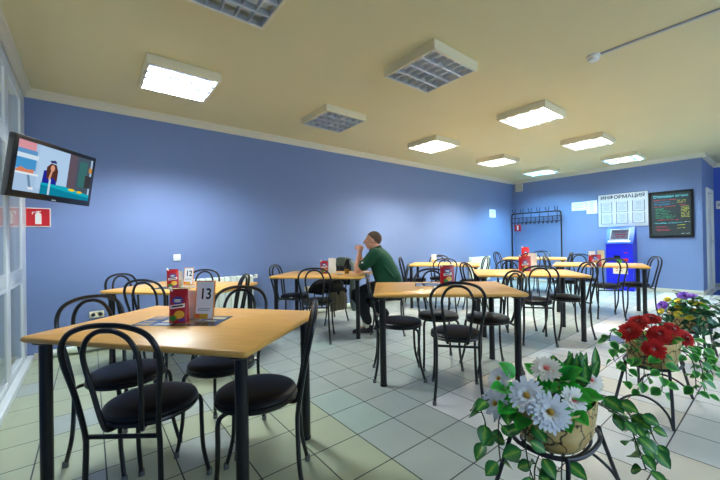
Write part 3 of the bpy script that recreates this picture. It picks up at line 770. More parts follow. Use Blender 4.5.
b.box(-.09, .12, .005, .028, .026, .0265, 2, K); b.box(-.06, .0, -.055, -.03, .026, .0265, 2, K); b.box(.03, .10, -.055, -.03, .026, .0265, 2, K)
b.build('screen', [lit('kiosk_screen_glow', srgb(122, 132, 158), .75), lit('kiosk_screen_line', srgb(60, 66, 92), .6), lit('kiosk_screen_red', srgb(150, 70, 86), .7)], t, smooth=0)
MB().box(-.20, .20, -.165, -.13, .018, .021, mtx=K).build('pale_label_strip', M_paper, t, smooth=0)
b = MB(); b.box(-.115, .15, -.003, 0, .36, .60, 0)
for x in (-.07, .01): 
    for z in (.42, .47, .52): b.box(x, x+.045, -.004, -.003, z, z+.014, 1)
b.build('yellow_instruction_sheet', [mat('cream_sheet', srgb(226, 206, 170), .6), M_red], t, smooth=0)
MB().box(-.05, .05, -.004, 0, .60, .675).build('green_label', M_pgreen, t, smooth=0)
MB().box(.06, .16, -.004, 0, .64, .70).build('red_label', M_red, t, smooth=0)
MB().box(.085, .145, -.004, 0, .82, .84).build('red_logo_strip', M_red, t, smooth=0)
MB().bbox(-.1, .02, -.012, 0, .70, .76, .004).build('note_slot', M_darkplastic, t)

# ------------------------------------------------------------------ television
tl, tr = Vector((-.44, 3.49, 0)), Vector((.03, 4.12, 0))
xd = (tr-tl).normalized(); yd = Matrix.Rotation(R(9), 3, xd) @ Vector((0, 0, 1))
ctr = (tl+tr)/2+Vector((0, 0, 1.775))
t = thing('wall_television', ctr, 'flat black television tilted down from its wall arm in the left corner, switched on', 'television')
nn = xd.cross(yd)
if nn.dot(Vector((1, -1, 0))) < 0: nn = -nn
K = Matrix((xd, yd, nn)).transposed().to_4x4()
W_, H_ = .395, .232
MB().bbox(-W_, W_, -H_, H_, -.045, 0, .006, mtx=K).build('casing', M_darkplastic, t)
b = MB(); b.bbox(-W_*.7, W_*.7, -H_*.7, H_*.7, -.075, -.044, .01, mtx=K); b.build('rear_cover', M_darkplastic, t)
sx, sy = W_-.036, H_-.042; z = .0012
P = MB(); cols = []
def pic(col, poly, k=0):
    if col not in cols: cols.append(col)
    P.add([K @ Vector((-sx+2*sx*x, -sy+2*sy*(1-y)+.008, z+k*.0003)) for x, y in poly], [tuple(range(len(poly)))], cols.index(col))
rect = lambda x0, y0, x1, y1: [(x0, y0), (x1, y0), (x1, y1), (x0, y1)]
circ = lambda cx, cy, rx, ry, n=14: [(cx+rx*math.cos(2*math.pi*i/n), cy+ry*math.sin(2*math.pi*i/n)) for i in range(n)]
pic((168, 196, 226), rect(0, 0, 1, 1)); pic((176, 206, 236), rect(.24, 0, .64, .9), 1)
pic((216, 150, 160), rect(0, 0, .2, .16), 1); pic((96, 150, 200), rect(0, .16, .22, .25), 1); pic((206, 226, 240), rect(0, .25, .24, .34), 1)
pic((70, 150, 206), rect(0, .34, .22, .56), 1); pic((214, 130, 96), [(0, .6), (.05, .52), (.12, .56), (.2, .54), (.2, .62), (0, .62)], 2)
pic((226, 236, 244), rect(0, .62, .26, .66), 2); pic((110, 140, 170), [(.13, .66), (.16, .66), (.2, .95), (.17, .95)], 2); pic((226, 232, 240), rect(.16, .9, .22, .95), 3)
pic((96, 84, 96), rect(.64, 0, .76, .9), 1); pic((72, 88, 104), rect(.76, 0, .97, .9), 1); pic((60, 110, 110), rect(.8, .1, .92, .7), 2); pic((196, 140, 70), rect(.95, .2, 1, .32), 2); pic((60, 60, 64), rect(.9, .4, 1, .7), 2)
pic((50, 60, 110), [(.38, .27), (.45, .24), (.48, .3), (.40, .31)], 2)
pic((34, 40, 150), [(.31, .78), (.32, .5), (.40, .46), (.48, .55), (.50, .8)], 3); pic((84, 50, 40), [(.36, .66), (.35, .42), (.40, .32), (.47, .33), (.50, .46), (.50, .70), (.44, .62)], 4)
pic((214, 156, 130), circ(.425, .42, .028, .075), 5); pic((214, 156, 130), [(.385, .66), (.41, .46), (.43, .48), (.41, .68)], 5)
pic((16, 130, 160), [(.30, .78), (.6, .78), (1, .92), (1, 1), (.30, 1)], 5); pic((22, 170, 190), [(.30, .76), (.62, .76), (1, .86), (1, .93), (.6, .86), (.30, .80)], 6)
pic((236, 206, 40), circ(.72, .81, .05, .03), 7); pic((226, 190, 50), circ(.84, .83, .045, .03), 7); pic((200, 220, 235), rect(.395, .66, .42, 1), 7)
P.build('screen', [lit('tv_%d_%d_%d' % c, srgb(*c), .78) for c in cols], t, smooth=0)
b = MB(); b.box(-.02, .02, -H_+.008, -H_+.016, .0003, .0012, mtx=K); b.build('maker_plate', M_grey, t, smooth=0)
a = -nn; b = MB()
c0 = a*.06; wallp = Vector((X0+.005-ctr.x, 3.905-ctr.y, .02))
b.tube([c0, c0+a*.12, wallp+Vector((.10, 0, 0)), wallp], .018, 8); b.build('wall_arm', M_darkplastic, t)
MB().bbox(wallp.x-.002, wallp.x+.012, wallp.y-.06, wallp.y+.06, wallp.z-.10, wallp.z+.10, .003).build('wall_plate', M_darkplastic, t)
# ------------------------------------------------------------------ seated man
def fuse(mb, name, material, parent, voxel, smooth=6, attr=None):
    """union of overlapping closed pieces into one continuous surface"""
    o = mb.build(name+'_pieces', material, None, 0)
    m = o.modifiers.new('r', 'REMESH'); m.mode = 'VOXEL'; m.voxel_size = voxel
    if smooth:
        s = o.modifiers.new('s', 'SMOOTH'); s.iterations = smooth; s.factor = 0.5
    dg = bpy.context.evaluated_depsgraph_get(); dg.update()
    me = bpy.data.meshes.new_from_object(o.evaluated_get(dg)); bpy.data.objects.remove(o)
    me.name = name; me.materials.clear(); me.materials.append(material); me.shade_smooth()
    n = bpy.data.objects.new(name, me); COL.objects.link(n)
    if parent: n.parent = parent
    return n
M_skin = mat('skin', srgb(206, 150, 122), .5, var=.05, scale=14)
M_hair = mat('short_brown_hair', srgb(92, 70, 52), .8, var=.25, scale=120, bump=.6, bscale=260)
M_polo = mat('dark_green_polo', srgb(8, 70, 43), .85, var=.10, scale=10, bump=.25, bscale=220)
M_collar = mat('darker_green_collar', srgb(8, 52, 34), .85)
M_trouser = mat('black_trousers', srgb(18, 19, 24), .9, bump=.2, bscale=160)
M_shoe = mat('black_shoe', srgb(24, 24, 27), .5); M_sole = mat('grey_sole', srgb(150, 148, 140), .6); M_sock = mat('pale_sock', srgb(196, 194, 176), .9)
man = thing('person', (3.02, 3.19, 0), 'seated person in a green polo shirt and black trousers, hands clasped over the table', 'person', rz=R(129.5))
# local frame: +X forward, +Y his left, hip at the origin
def V(*a): return Vector(a)
SH = {1: V(.165, .185, 1.005), -1: V(.175, -.185, 1.005)}
EL = {1: V(.395, .165, .797), -1: V(.41, -.16, .797)}
WR = {1: V(.395, .045, 1.01), -1: V(.41, -.045, 1.01)}
HP = {1: V(0.02, .095, .598), -1: V(0.02, -.095, .598)}
KN = {1: V(.42, .13, .50), -1: V(.40, -.13, .50)}
AN = {1: V(.285, .13, .095), -1: V(.10, -.13, .135)}
def torso(mb, g=0.0, z1=None):
    S = [((-.005, .56), .135, .185), ((.005, .62), .145, .185), ((.035, .70), .155, .178), ((.065, .78), .150, .178), ((.095, .86), .140, .190), ((.125, .94), .130, .205), ((.150, 1.0), .108, .200), ((.170, 1.045), .085, .150), ((.182, 1.075), .066, .085)]
    rings = []
    for (x, z), rx, ry in S:
        rings.append([Vector((x+(rx+g)*math.copysign(abs(math.cos(a))**.85, math.cos(a)), (ry+g)*math.copysign(abs(math.sin(a))**.85, math.sin(a)), z+.22*(-(rx+g)*math.cos(a))*.9)) for a in [2*math.pi*k/24 for k in range(24)]])
    mb.loft(rings)
def limb(mb, pts, rad, g=0.0): mb.tube(smooth_path(pts, 5), [r+g for r in interp(rad, 5)], 14, round_cap=True)
def interp(r, n):
    o = []
    for i in range(len(r)-1):
        for k in range(n): o.append(r[i]+(r[i+1]-r[i])*k/n)
    return o+[r[-1]]
b = MB()
torso(b)
limb(b, [V(.165, 0, 1.04), V(.185, 0, 1.085), V(.205, 0, 1.13)], [.072, .066, .063])
hc = V(.222, 0, 1.178)
Hm = Matrix.Rotation(R(-4), 3, 'Y')
b.ell(hc+V(-.018, 0, .025), (.100, .078, .092), 20, 14)                       # cranium
b.ell(hc+V(.030, 0, -.030), (.066, .060, .085), 18, 12)                        # face
b.ell(hc+V(.045, 0, -.088), (.040, .042, .026), 14, 9)                         # chin and jaw
for s in (1, -1):
    b.ell(hc+V(.005, s*.048, -.062), (.045, .018, .030), 12, 8)                # jaw angle
    b.ell(hc+V(.072, s*.030, .028), (.018, .026, .010), 12, 8)                 # brow
    b.ell(hc+V(.066, s*.034, -.020), (.022, .022, .020), 12, 8)                # cheek
    b.ell(hc+V(-.012, s*.078, -.004), (.020, .009, .031), 12, 9, mtx=Matrix.Rotation(R(12), 3, 'Y'))   # ear
b.tube([hc+V(.090, 0, .022), hc+V(.104, 0, .0), hc+V(.116, 0, -.020)], [.008, .011, .014], 10, round_cap=True)
for s in (1, -1): b.ell(hc+V(.102, s*.012, -.024), (.011, .009, .008), 10, 7)
b.ell(hc+V(.092, 0, -.052), (.012, .024, .007), 12, 8); b.ell(hc+V(.088, 0, -.064), (.012, .021, .007), 12, 8)
for s in (1, -1):
    limb(b, [V(.15, s*.12, 1.0), SH[s], (SH[s]+EL[s])/2+V(-.005, s*.012, -.004), EL[s]], [.062, .060, .050, .040])
    limb(b, [EL[s], EL[s].lerp(WR[s], .3)+V(.004, s*.004, 0), EL[s].lerp(WR[s], .7), WR[s]], [.041, .043, .034, .027])
    # palm rises from the wrist, fingers laced over the other hand
    pc = WR[s]+V(-.004, -s*.012, .045)
    b.tube([WR[s]+V(0, -s*.002, .008), pc, pc+V(-.002, -s*.006, .038)], [.025, .032, .029], 12, round_cap=True)
    for k in range(4):
        base = pc+V(.030-.019*k, -s*.002, .040+(.004 if k in (1, 2) else -.002))
        L = (.92, 1.0, .96, .78)[k]
        tip = [base, base+V(.004, -s*.020*L, .020*L), base+V(.010, -s*.046*L, .012*L), base+V(.012, -s*.062*L, -.010*L), base+V(.010, -s*.066*L, -.026*L)]
        off = V(-.0095 if s > 0 else 0, 0, 0)
        b.tube(smooth_path([p+off for p in tip], 3), interp([.0095, .0092, .0085, .008, .0068], 3), 8, round_cap=True)
    th = [pc+V(-.024, s*.004, -.006), pc+V(-.040, -s*.004, .016), pc+V(-.044, -s*.018, .038), pc+V(-.038, -s*.032, .050)]
    b.tube(smooth_path(th, 3), interp([.013, .0115, .010, .008], 3), 8, round_cap=True)
    limb(b, [HP[s]+V(-.03, 0, 0), HP[s].lerp(KN[s], .4), KN[s]], [.085, .080, .056])
    limb(b, [KN[s], KN[s].lerp(AN[s], .35)+V(-.02, 0, 0), AN[s]], [.054, .052, .036])
    toe = V(.15, s*.02, -.055) if s > 0 else V(.135, -.02, -.085)
    limb(b, [AN[s], AN[s]+toe*.35, AN[s]+toe*.7], [.034, .028, .018])
fuse(b, 'body', M_skin, man, .0052, 3)
# shirt
b = MB(); torso(b, .011)
for s in (1, -1):
    e = SH[s].lerp(EL[s], .66)+V(-.003, s*.010, -.003)
    limb(b, [V(.14, s*.10, .995), SH[s]+V(0, s*.004, .006), SH[s].lerp(EL[s], .35)+V(-.006, s*.012, -.002), e], [.074, .076, .074, .067])
rr_ = random.Random(4)
for k in range(9):                                    # folds at the belly and back
    z = .62+.045*k; b.tube(smooth_path([V(.17-.012*k, -.10+.02*k, z), V(.14, .0, z+.012), V(.10, .15, z-.02+.01*(k % 3))], 4), .013, 8, round_cap=True)
for k in range(3): b.tube(smooth_path([V(-.06+.05*k, .17, .72+.05*k), V(.0+.05*k, .195, .80+.05*k), V(.08+.03*k, .19, .90+.03*k)], 4), .012, 8, round_cap=True)
shirt = fuse(b, 'polo_shirt', M_polo, man, .009, 6)
b = MB(); ring = []
for dz, rr2 in ((0, .074), (.018, .071), (.034, .075), (.030, .081), (.010, .083)):
    ring.append([Vector((.176+.02*dz/.03+rr2*math.cos(a)*.98, rr2*1.05*math.sin(a), 1.055+dz-.030*math.cos(a))) for a in [2*math.pi*k/24 for k in range(24)]])
b.loft(ring, True); b.build('collar', M_collar, shirt)
for s in (1, -1):
    e0, e1 = SH[s].lerp(EL[s], .60)+V(-.003, s*.010, -.003), SH[s].lerp(EL[s], .675)+V(-.003, s*.010, -.003)
    MB().tube([e0, e1], [.0715, .0685], 18).build('sleeve_cuff', M_collar, shirt)
e = SH[1].lerp(EL[1], .52)
MB().bbox(-.014, .014, -.002, .002, -.009, .009, .001, mtx=Matrix.Translation(e+V(.03, .082, .012)) @ Matrix.Rotation(R(30), 4, 'Y')).build('sleeve_badge', M_pwhite, shirt)
# trousers, socks, shoes
b = MB()
rings = []
for z, g in ((.503, .0), (.52, .02), (.57, .026), (.635, .026)):
    rings.append([Vector((.02+(.13+g)*math.cos(a), (.185+g)*math.sin(a), z-.22*(.1)*math.cos(a))) for a in [2*math.pi*k/24 for k in range(24)]])
b.loft(rings)
for s in (1, -1):
    limb(b, [HP[s]+V(-.03, 0, -.005), HP[s].lerp(KN[s], .4)+V(0, 0, .004), KN[s], KN[s].lerp(AN[s], .06)], [.096, .096, .076, .074])
    limb(b, [KN[s], KN[s].lerp(AN[s], .35)+V(-.018, 0, 0), AN[s]+V(.0, 0, .075)], [.072, .070, .062])
fuse(b, 'trousers', M_trouser, man, .010, 5)
MB().bbox(-.10, .17, -.19, .19, .605, .632, .008).build('belt', M_shoe, man) if False else None
for s in (1, -1):
    pitch = R(2) if s > 0 else R(30)
    K = Matrix.Translation(AN[s]+V(-.055, 0, -.092 if s > 0 else -.075)) @ Matrix.Rotation(pitch, 4, 'Y')
    b = MB(); secs = [(-.018, .022, .04), (-.006, .038, .092), (.03, .045, .118), (.08, .046, .112), (.12, .047, .086), (.17, .049, .060), (.215, .044, .046), (.24, .030, .036), (.25, .014, .026)]
    b.loft([[K @ Vector((x, w_*math.cos(a), .014+h_*max(0, math.sin(a))**.8+ (0 if math.sin(a) >= 0 else .006*math.sin(a)))) for a in [2*math.pi*k/16 for k in range(16)]] for x, w_, h_ in secs])
    so = b.build('shoe', M_shoe, man, 60)
    b = MB(); b.loft([[K @ Vector((x, (w_+.004)*c, z)) for c, z in ((-1, 0), (1, 0), (1, .018), (-1, .018))] for x, w_, h_ in secs]); b.build('sole', M_sole, so, 30)
    b = MB(); 
    for k in range(4): b.tube([K @ Vector((.085+.022*k, -.022, .108-.013*k)), K @ Vector((.085+.022*k, .022, .108-.013*k))], .0035, 6)
    b.build('laces', M_pwhite, so)
    MB().tube([AN[s]+V(.0, 0, -.01), AN[s].lerp(KN[s], .22)], [.042, .046], 14).build('sock', M_sock, man)
# hair: short crop over the cranium, clear of face, ears and neck
b = MB()
hb_ = hc+V(-.018, 0, .025); n, m = 28, 16; rings = []
for i in range(m):
    t_ = (i/(m-1))
    ring = []
    for k in range(n):
        a = 2*math.pi*k/n; ca = math.cos(a)
        lo = 1.02 if ca > .6 else (1.02+(.6-ca)*1.05 if ca > .1 else (1.62 if ca > -.15 else 1.85+(-.15-ca)*.75))     # polar angle of the hairline
        th = .02+t_*(lo-.02); e_ = .0055*(1-.65*t_)
        ring.append(hb_+V((.100+e_)*math.sin(th)*ca, (.078+e_)*math.sin(th)*math.sin(a), (.092+e_*1.5)*math.cos(th)))
    rings.append(ring)
inner = [[hb_+(p-hb_)*.93 for p in rg] for rg in rings[::-1]]
b.loft(rings+inner, True); b.build('hair', M_hair, man, 80)
for s in (1, -1):
    e = MB(); e.ell(hc+V(.0775, s*.031, .008), (.0095, .0115, .0048), 12, 8); eo = e.build('eye', M_pwhite, man, 80)
    MB().ell(hc+V(.0855, s*.031, .008), (.003, .0050, .0046), 10, 7).build('iris', M_ink, eo, 80)
    MB().tube(smooth_path([hc+V(.084, s*.014, .030), hc+V(.084, s*.030, .036), hc+V(.070, s*.047, .030)], 3), .0035, 6, round_cap=True).build('eyebrow', M_hair, man)

# ------------------------------------------------------------------ coat over the chair at the far side, sweater, cap
def drape(prof, hw, seed, th=.012, amp=.014, nseg=26):
    """cloth strip following prof (x,z) with folds along y, solid"""
    rr_ = random.Random(seed); ph = [rr_.uniform(0, 6.3) for _ in range(6)]
    P = smooth_path([(x, 0, z) for x, z in prof], 5); L = len(P); top = []; bot = []
    for i, p in enumerate(P):
        t_ = (P[min(i+1, L-1)]-P[max(i-1, 0)]).normalized(); nrm = Vector((-t_.z, 0, t_.x)); k = min(i, L-1-i)/L*2
        r1, r2_ = [], []
        fade = 1-.85*k
        for j in range(nseg+1):
            v = -1+2*j/nseg; y = hw*v*(1+.05*math.sin(ph[0]+i*.5)*fade)
            f = amp*fade*(math.sin(7*v+ph[1])+.6*math.sin(13*v+ph[2]+i*.1)); r1.append(p+nrm*(f+th)+Vector((0, y, 0))); r2_.append(p+nrm*f+Vector((0, y, 0)))
        top.append(r1); bot.append(r2_)
    b = MB(); n = nseg+1
    b.loft([a+c[::-1] for a, c in zip(top, bot)]); return b
cx, cy, cth = [c for c in CH if 'black coat' in c[3]][0][:3]
t = thing('coat', (cx, cy, 0), "black coat with grey lining draped over the chair beyond the seated man's table", 'coat', rz=R(cth))
M_coat = mat('black_coat_cloth', srgb(20, 20, 23), .95, bump=.3, bscale=120); M_lining = mat('pale_teal_lining', srgb(120, 138, 138), .85, var=.2, scale=22, bump=.2, bscale=60)
b = drape([(-.225, .42), (-.215, .49), (-.14, .56), (.0, .61), (.12, .65), (.20, .76), (.248, .85), (.272, .892), (.30, .900), (.33, .875), (.33, .72), (.335, .50)], .19, 3, .012)
for ex, ey, ez, ax in ((-.08, -.04, .545, (.13, .17, .055)), (.05, .05, .565, (.13, .15, .075)), (.09, -.08, .56, (.10, .12, .07)), (-.02, -.17, .53, (.17, .06, .04)), (.02, -.225, .46, (.17, .025, .075))): b.ell((ex, ey, ez), ax, 16, 10)
fuse(b, 'body_cloth', M_coat, t, .011, 4)
b = drape([(.225, .80), (.258, .892), (.284, .914), (.316, .914), (.345, .885), (.352, .80)], .10, 8, .016, .006, 14); b.build('collar', mat('grey_green_collar', srgb(86, 98, 84), .9, var=.2, scale=30), t)
M_khaki = mat('khaki_lining', srgb(100, 95, 80), .9, var=.2, scale=25, bump=.2, bscale=60)
K = Matrix.Rotation(R(-90), 4, 'Z'); b = drape([(.236, .46), (.25, .38), (.245, .30), (.252, .20)], .15, 5, .01, .012)
b.v = [tuple(K @ Vector(v)) for v in b.v]; b.build('khaki_hem', M_khaki, t)
q = MB(); P = smooth_path([(.285, -.20, .87), (.30, -.245, .78), (.28, -.265, .60), (.26, -.27, .42), (.27, -.265, .20)], 4)
q.tube(P, interp([.035, .05, .060, .064, .05], 4), 14, round_cap=True); q.build('hanging_sleeve', M_lining, t)
# ------------------------------------------------------------------ flower stands
def attr_mix(name, att, stops, rough=.4, trans=True):
    m = bpy.data.materials.new(name); m.use_nodes = True; nt = m.node_tree; b = nt.nodes['Principled BSDF']
    a = nt.nodes.new('ShaderNodeAttribute'); a.attribute_name = att
    n = nt.nodes.new('ShaderNodeTexNoise'); n.inputs['Scale'].default_value = 55; n.inputs['Detail'].default_value = 3
    tc = nt.nodes.new('ShaderNodeTexCoord'); nt.links.new(tc.outputs['Object'], n.inputs['Vector'])
    ma = nt.nodes.new('ShaderNodeMath'); ma.operation = 'MULTIPLY_ADD'; ma.inputs[1].default_value = .55; 
    nt.links.new(n.outputs['Fac'], ma.inputs[0])
    sb = nt.nodes.new('ShaderNodeMath'); sb.operation = 'SUBTRACT'; sb.inputs[1].default_value = .275
    nt.links.new(a.outputs['Fac'], sb.inputs[0]); nt.links.new(sb.outputs[0], ma.inputs[2])
    cr = nt.nodes.new('ShaderNodeValToRGB'); el = cr.color_ramp.elements
    while len(el) < len(stops): el.new(.5)
    for e, (p, c) in zip(el, stops): e.position = p; e.color = srgb(*c)
    nt.links.new(ma.outputs[0], cr.inputs['Fac']); nt.links.new(cr.outputs['Color'], b.inputs['Base Color'])
    b.inputs['Roughness'].default_value = rough
    return m
M_leaf = {'pothos': attr_mix('variegated_pothos_leaf', 'edge', [(.0, (26, 92, 40)), (.45, (36, 116, 46)), (.75, (58, 140, 54)), (1.0, (140, 178, 70))]),
          'white': attr_mix('bright_green_leaf_pale_margin', 'edge', [(0, (150, 212, 100)), (.16, (84, 190, 60)), (.38, (34, 140, 44)), (1, (20, 100, 36))]),
          'ivy': attr_mix('dark_ivy_leaf', 'edge', [(0, (44, 110, 74)), (.4, (20, 78, 46)), (.8, (16, 62, 40)), (1, (96, 150, 110))]),
          'fresh': attr_mix('fresh_green_leaf', 'edge', [(0, (40, 190, 50)), (1, (28, 140, 36))])}
M_vine = mat('dark_vine_stem', srgb(58, 70, 46), .7)
M_rod = mat('dark_grey_metal_rod', srgb(46, 46, 54), .4, .3)
def pot_mat():
    m = bpy.data.materials.new('cracked_stone_pot'); m.use_nodes = True; nt = m.node_tree; b = nt.nodes['Principled BSDF']
    tc = nt.nodes.new('ShaderNodeTexCoord')
    nz = nt.nodes.new('ShaderNodeTexNoise'); nz.inputs['Scale'].default_value = 9; nz.inputs['Detail'].default_value = 5
    ad = nt.nodes.new('ShaderNodeMix'); ad.data_type = 'RGBA'; ad.blend_type = 'ADD'; ad.inputs['Factor'].default_value = .16
    nt.links.new(tc.outputs['Object'], nz.inputs['Vector']); nt.links.new(tc.outputs['Object'], ad.inputs['A']); nt.links.new(nz.outputs['Color'], ad.inputs['B'])
    v = nt.nodes.new('ShaderNodeTexVoronoi'); v.feature = 'DISTANCE_TO_EDGE'; v.inputs['Scale'].default_value = 11
    nt.links.new(ad.outputs['Result'], v.inputs['Vector'])
    cr = nt.nodes.new('ShaderNodeValToRGB'); cr.color_ramp.elements[0].position = .012; cr.color_ramp.elements[0].color = srgb(48, 40, 22); cr.color_ramp.elements[1].position = .06; cr.color_ramp.elements[1].color = (1, 1, 1, 1)
    nt.links.new(v.outputs['Distance'], cr.inputs['Fac'])
    c2 = nt.nodes.new('ShaderNodeValToRGB'); c2.color_ramp.elements[0].position = .35; c2.color_ramp.elements[0].color = srgb(196, 160, 92); c2.color_ramp.elements[1].position = .7; c2.color_ramp.elements[1].color = srgb(226, 200, 142)
    nt.links.new(nz.outputs['Fac'], c2.inputs['Fac'])
    mu = nt.nodes.new('ShaderNodeMix'); mu.data_type = 'RGBA'; mu.blend_type = 'MULTIPLY'; mu.inputs['Factor'].default_value = 1
    nt.links.new(c2.outputs['Color'], mu.inputs['A']); nt.links.new(cr.outputs['Color'], mu.inputs['B']); nt.links.new(mu.outputs['Result'], b.inputs['Base Color'])
    b.inputs['Roughness'].default_value = .45
    return m
M_pot = pot_mat()
A_, B_ = .205, .150                          # half length and width of trough and ring
def oval(a, b, n=32): return [(a*math.copysign(abs(math.cos(q))**.8, math.cos(q)), b*math.copysign(abs(math.sin(q))**.8, math.sin(q))) for q in [2*math.pi*k/n for k in range(n)]]
def flower_stand(x, y, label):
    t = thing('plant_stand', (x, y, 0), label, 'plant stand', 'low metal plant stands')
    MB().tube([(px, py, .31) for px, py in oval(A_, B_)], .009, 8, True).build('ring', M_rod, t)
    MB().tube([(px, py, .292) for px, py in oval(A_*.8, B_*.8)], .006, 6, True).build('support_ring', M_rod, t)
    for sx in (-1, 1):
        for sy in (-1, 1):
            MB().tube(smooth_path([(sx*A_*.86, sy*B_*.75, .318), (sx*A_*.90, sy*B_*.79, .28), (sx*.245, sy*.136, .15), (sx*.32, sy*.152, .010)], 4), .009, 8, round_cap=True).build('leg', M_rod, t)
        MB().tube(smooth_path([(sx*.32, -.150, .012), (sx*.295, -.125, .075), (sx*.275, -.07, .125), (sx*.27, 0, .145), (sx*.275, .07, .125), (sx*.295, .125, .075), (sx*.32, .150, .012)], 4), .007, 8).build('arched_brace', M_rod, t)
    b = MB()
    for sy in (-1, 1): b.tube([(-A_*.75, sy*B_*.5, .292), (A_*.75, sy*B_*.5, .292)], .005, 6)
    b.build('support_bar', M_rod, t)
    return t
def pot_thing(x, y, label, cat='planter'):
    t = thing('flower_trough', (x, y, .2985), label, cat)
    def ring(k, z, ins=0): return [Vector((px, py, z)) for px, py in oval(A_*k-ins, B_*k-ins)]
    b = MB(); b.loft([ring(.70, 0), ring(.78, .004), ring(.87, .03), ring(.92, .08), ring(.955, .12), ring(.97, .165), ring(.955, .172), ring(.92, .168), ring(.90, .12), ring(.6, .118)]); b.build('trough', M_pot, t, 50)
    MB().loft([ring(.895, .120), ring(.895, .135), ring(.5, .145)]).build('soil', mat('dark_moss', srgb(54, 50, 30), .95, var=.3, scale=60, bump=.6, bscale=80), t)
    return t
def leaf(mb, p, d, up, L, W, rr_, curl=.25, lobed=False):
    """pointed oval leaf with midrib fold; attribute edge: 0 at the rim, 1 at the midrib"""
    d = Vector(d).normalized(); s = d.cross(Vector(up)); s = s.normalized() if s.length > 1e-4 else d.orthogonal(); n = s.cross(d); p = Vector(p)
    prof = [(0, .02), (.12, .55), (.3, .95), (.5, 1.0), (.7, .78), (.87, .40), (1.0, .02)]
    if lobed: prof = [(0, .25), (.08, .85), (.22, 1.0), (.36, .62), (.52, .66), (.72, .36), (1.0, .02)]
    vs, at, fs = [], [], []
    for k, (u, w) in enumerate(prof):
        drop = -curl*L*u*u
        for c, e in ((-1, 0.0), (-.5, .55), (0, 1.0), (.5, .55), (1, 0.0)):
            vs.append(p+d*(L*u)+s*(W*w*c)+n*(drop+abs(c)*W*w*.28-.0)); at.append(e if 0 < k < 6 else e*.4)
    for k in range(len(prof)-1):
        for j in range(4): a = k*5+j; fs.append((a, a+1, a+6, a+5))
    th = n*.0008; off = len(vs)
    mb.add(vs+[v-th for v in vs], fs+[tuple(i+off for i in f[::-1]) for f in fs], None, at+at)
def vine(stem, leaves, pts, rr_, step, L, W, lobed=False, spread=1.0):
    P = smooth_path(pts, 6); stem.tube(P, .0028, 5)
    acc = 0; side = 1
    for i in range(1, len(P)):
        acc += (P[i]-P[i-1]).length
        if acc > step or i == len(P)-1:
            acc = 0; side = -side; t_ = (P[i]-P[i-1]).normalized()
            o = t_.cross(Vector((0, 0, 1))); o = o.normalized() if o.length > .1 else Vector((1, 0, 0))
            d = (o*side*spread+t_*.5+Vector((rr_.uniform(-.5, .5), rr_.uniform(-.5, .5), rr_.uniform(-.5, .25))))
            k = rr_.uniform(.75, 1.2); q = P[i]+d.normalized()*.018
            stem.tube([P[i], q], .0018, 4)
            up = Vector((rr_.uniform(-.6, .2)-.35, rr_.uniform(-.6, .2)-.1, 1.0))
            leaf(leaves, q, d, up, L*k, W*k, rr_, rr_.uniform(.1, .4), lobed)
def flower(t, c, nrm, rad, kind, rr_):
    """one artificial flower: petals with centre as its sub-part, on a stalk"""
    c = Vector(c); n = Vector(nrm).normalized(); s = n.orthogonal().normalized(); w = n.cross(s); b = MB()
    spec = {'daisy': ((24, 1.0, .30, .10), (20, .74, .50, .09), (14, .5, .75, .08)), 'red': ((26, 1.0, .05, .085), (24, .92, .32, .085), (22, .78, .62, .085), (16, .58, 1.0, .085), (10, .36, 1.5, .08)),
            'pom': ((16, 1.0, .1, .16), (14, .85, .55, .16), (10, .6, 1.1, .16)), 'rose': ((7, 1.0, .35, .5), (6, .78, .9, .5), (5, .55, 1.5, .45))}[kind]
    for li, (cnt, rl, lift, wd) in enumerate(spec):
        for k in range(cnt):
            a = 2*math.pi*(k+.5*(li % 2))/cnt+rr_.uniform(-.08, .08); d = s*math.cos(a)+w*math.sin(a); r_ = rad*rl*rr_.uniform(.9, 1.06); side = n.cross(d); W = rad*wd
            lf = lift*rr_.uniform(.8, 1.2); vs = []; at = []
            for u, ww, e in ((.10, .5, 0), (.4, .95, .35), (.75, 1.05, .7), (.93, .75, .9), (1.0, .25, 1)):
                h = lf*rad*(u*.55-.25*u*u)*1.2
                for q, z in ((-1, .06), (0, 0), (1, .06)): vs.append(c+d*(r_*u)+side*(W*ww*q)+n*(h+z*W)); at.append(e)
            fs = [(i*3+j, i*3+j+1, i*3+j+4, i*3+j+3) for i in range(4) for j in range(2)]; off = len(vs)
            b.add(vs+[v-n*.0008 for v in vs], fs+[tuple(i+off for i in f[::-1]) for f in fs], None, at+at)
    return b, n
PET = {'daisy': attr_mix('white_petal', 'u', [(0, (214, 206, 120)), (.30, (240, 236, 214)), (.5, (250, 250, 252)), (1, (244, 246, 252))], .6),
       'pinkdaisy': attr_mix('blush_petal', 'u', [(0, (240, 150, 150)), (.40, (246, 216, 206)), (.6, (250, 246, 240)), (1, (248, 242, 230))], .6),
       'red': attr_mix('red_petal', 'u', [(0, (120, 4, 8)), (.5, (176, 8, 12)), (1, (206, 24, 20))], .8),
       'pom': attr_mix('violet_petal', 'u', [(0, (90, 40, 160)), (1, (150, 96, 226))], .6),
       'rose': attr_mix('yellow_petal', 'u', [(0, (206, 176, 30)), (1, (244, 230, 84))], .6)}
M_fc = {'daisy': mat('yellow_brown_flower_centre', srgb(186, 140, 50), .8, var=.3, scale=200), 'pinkdaisy': mat('coral_flower_centre', srgb(226, 110, 100), .8), 'red': mat('pale_stamen_centre', srgb(232, 190, 190), .7), 'pom': mat('violet_centre', srgb(90, 50, 150), .8), 'rose': mat('yellow_centre', srgb(214, 180, 40), .8)}
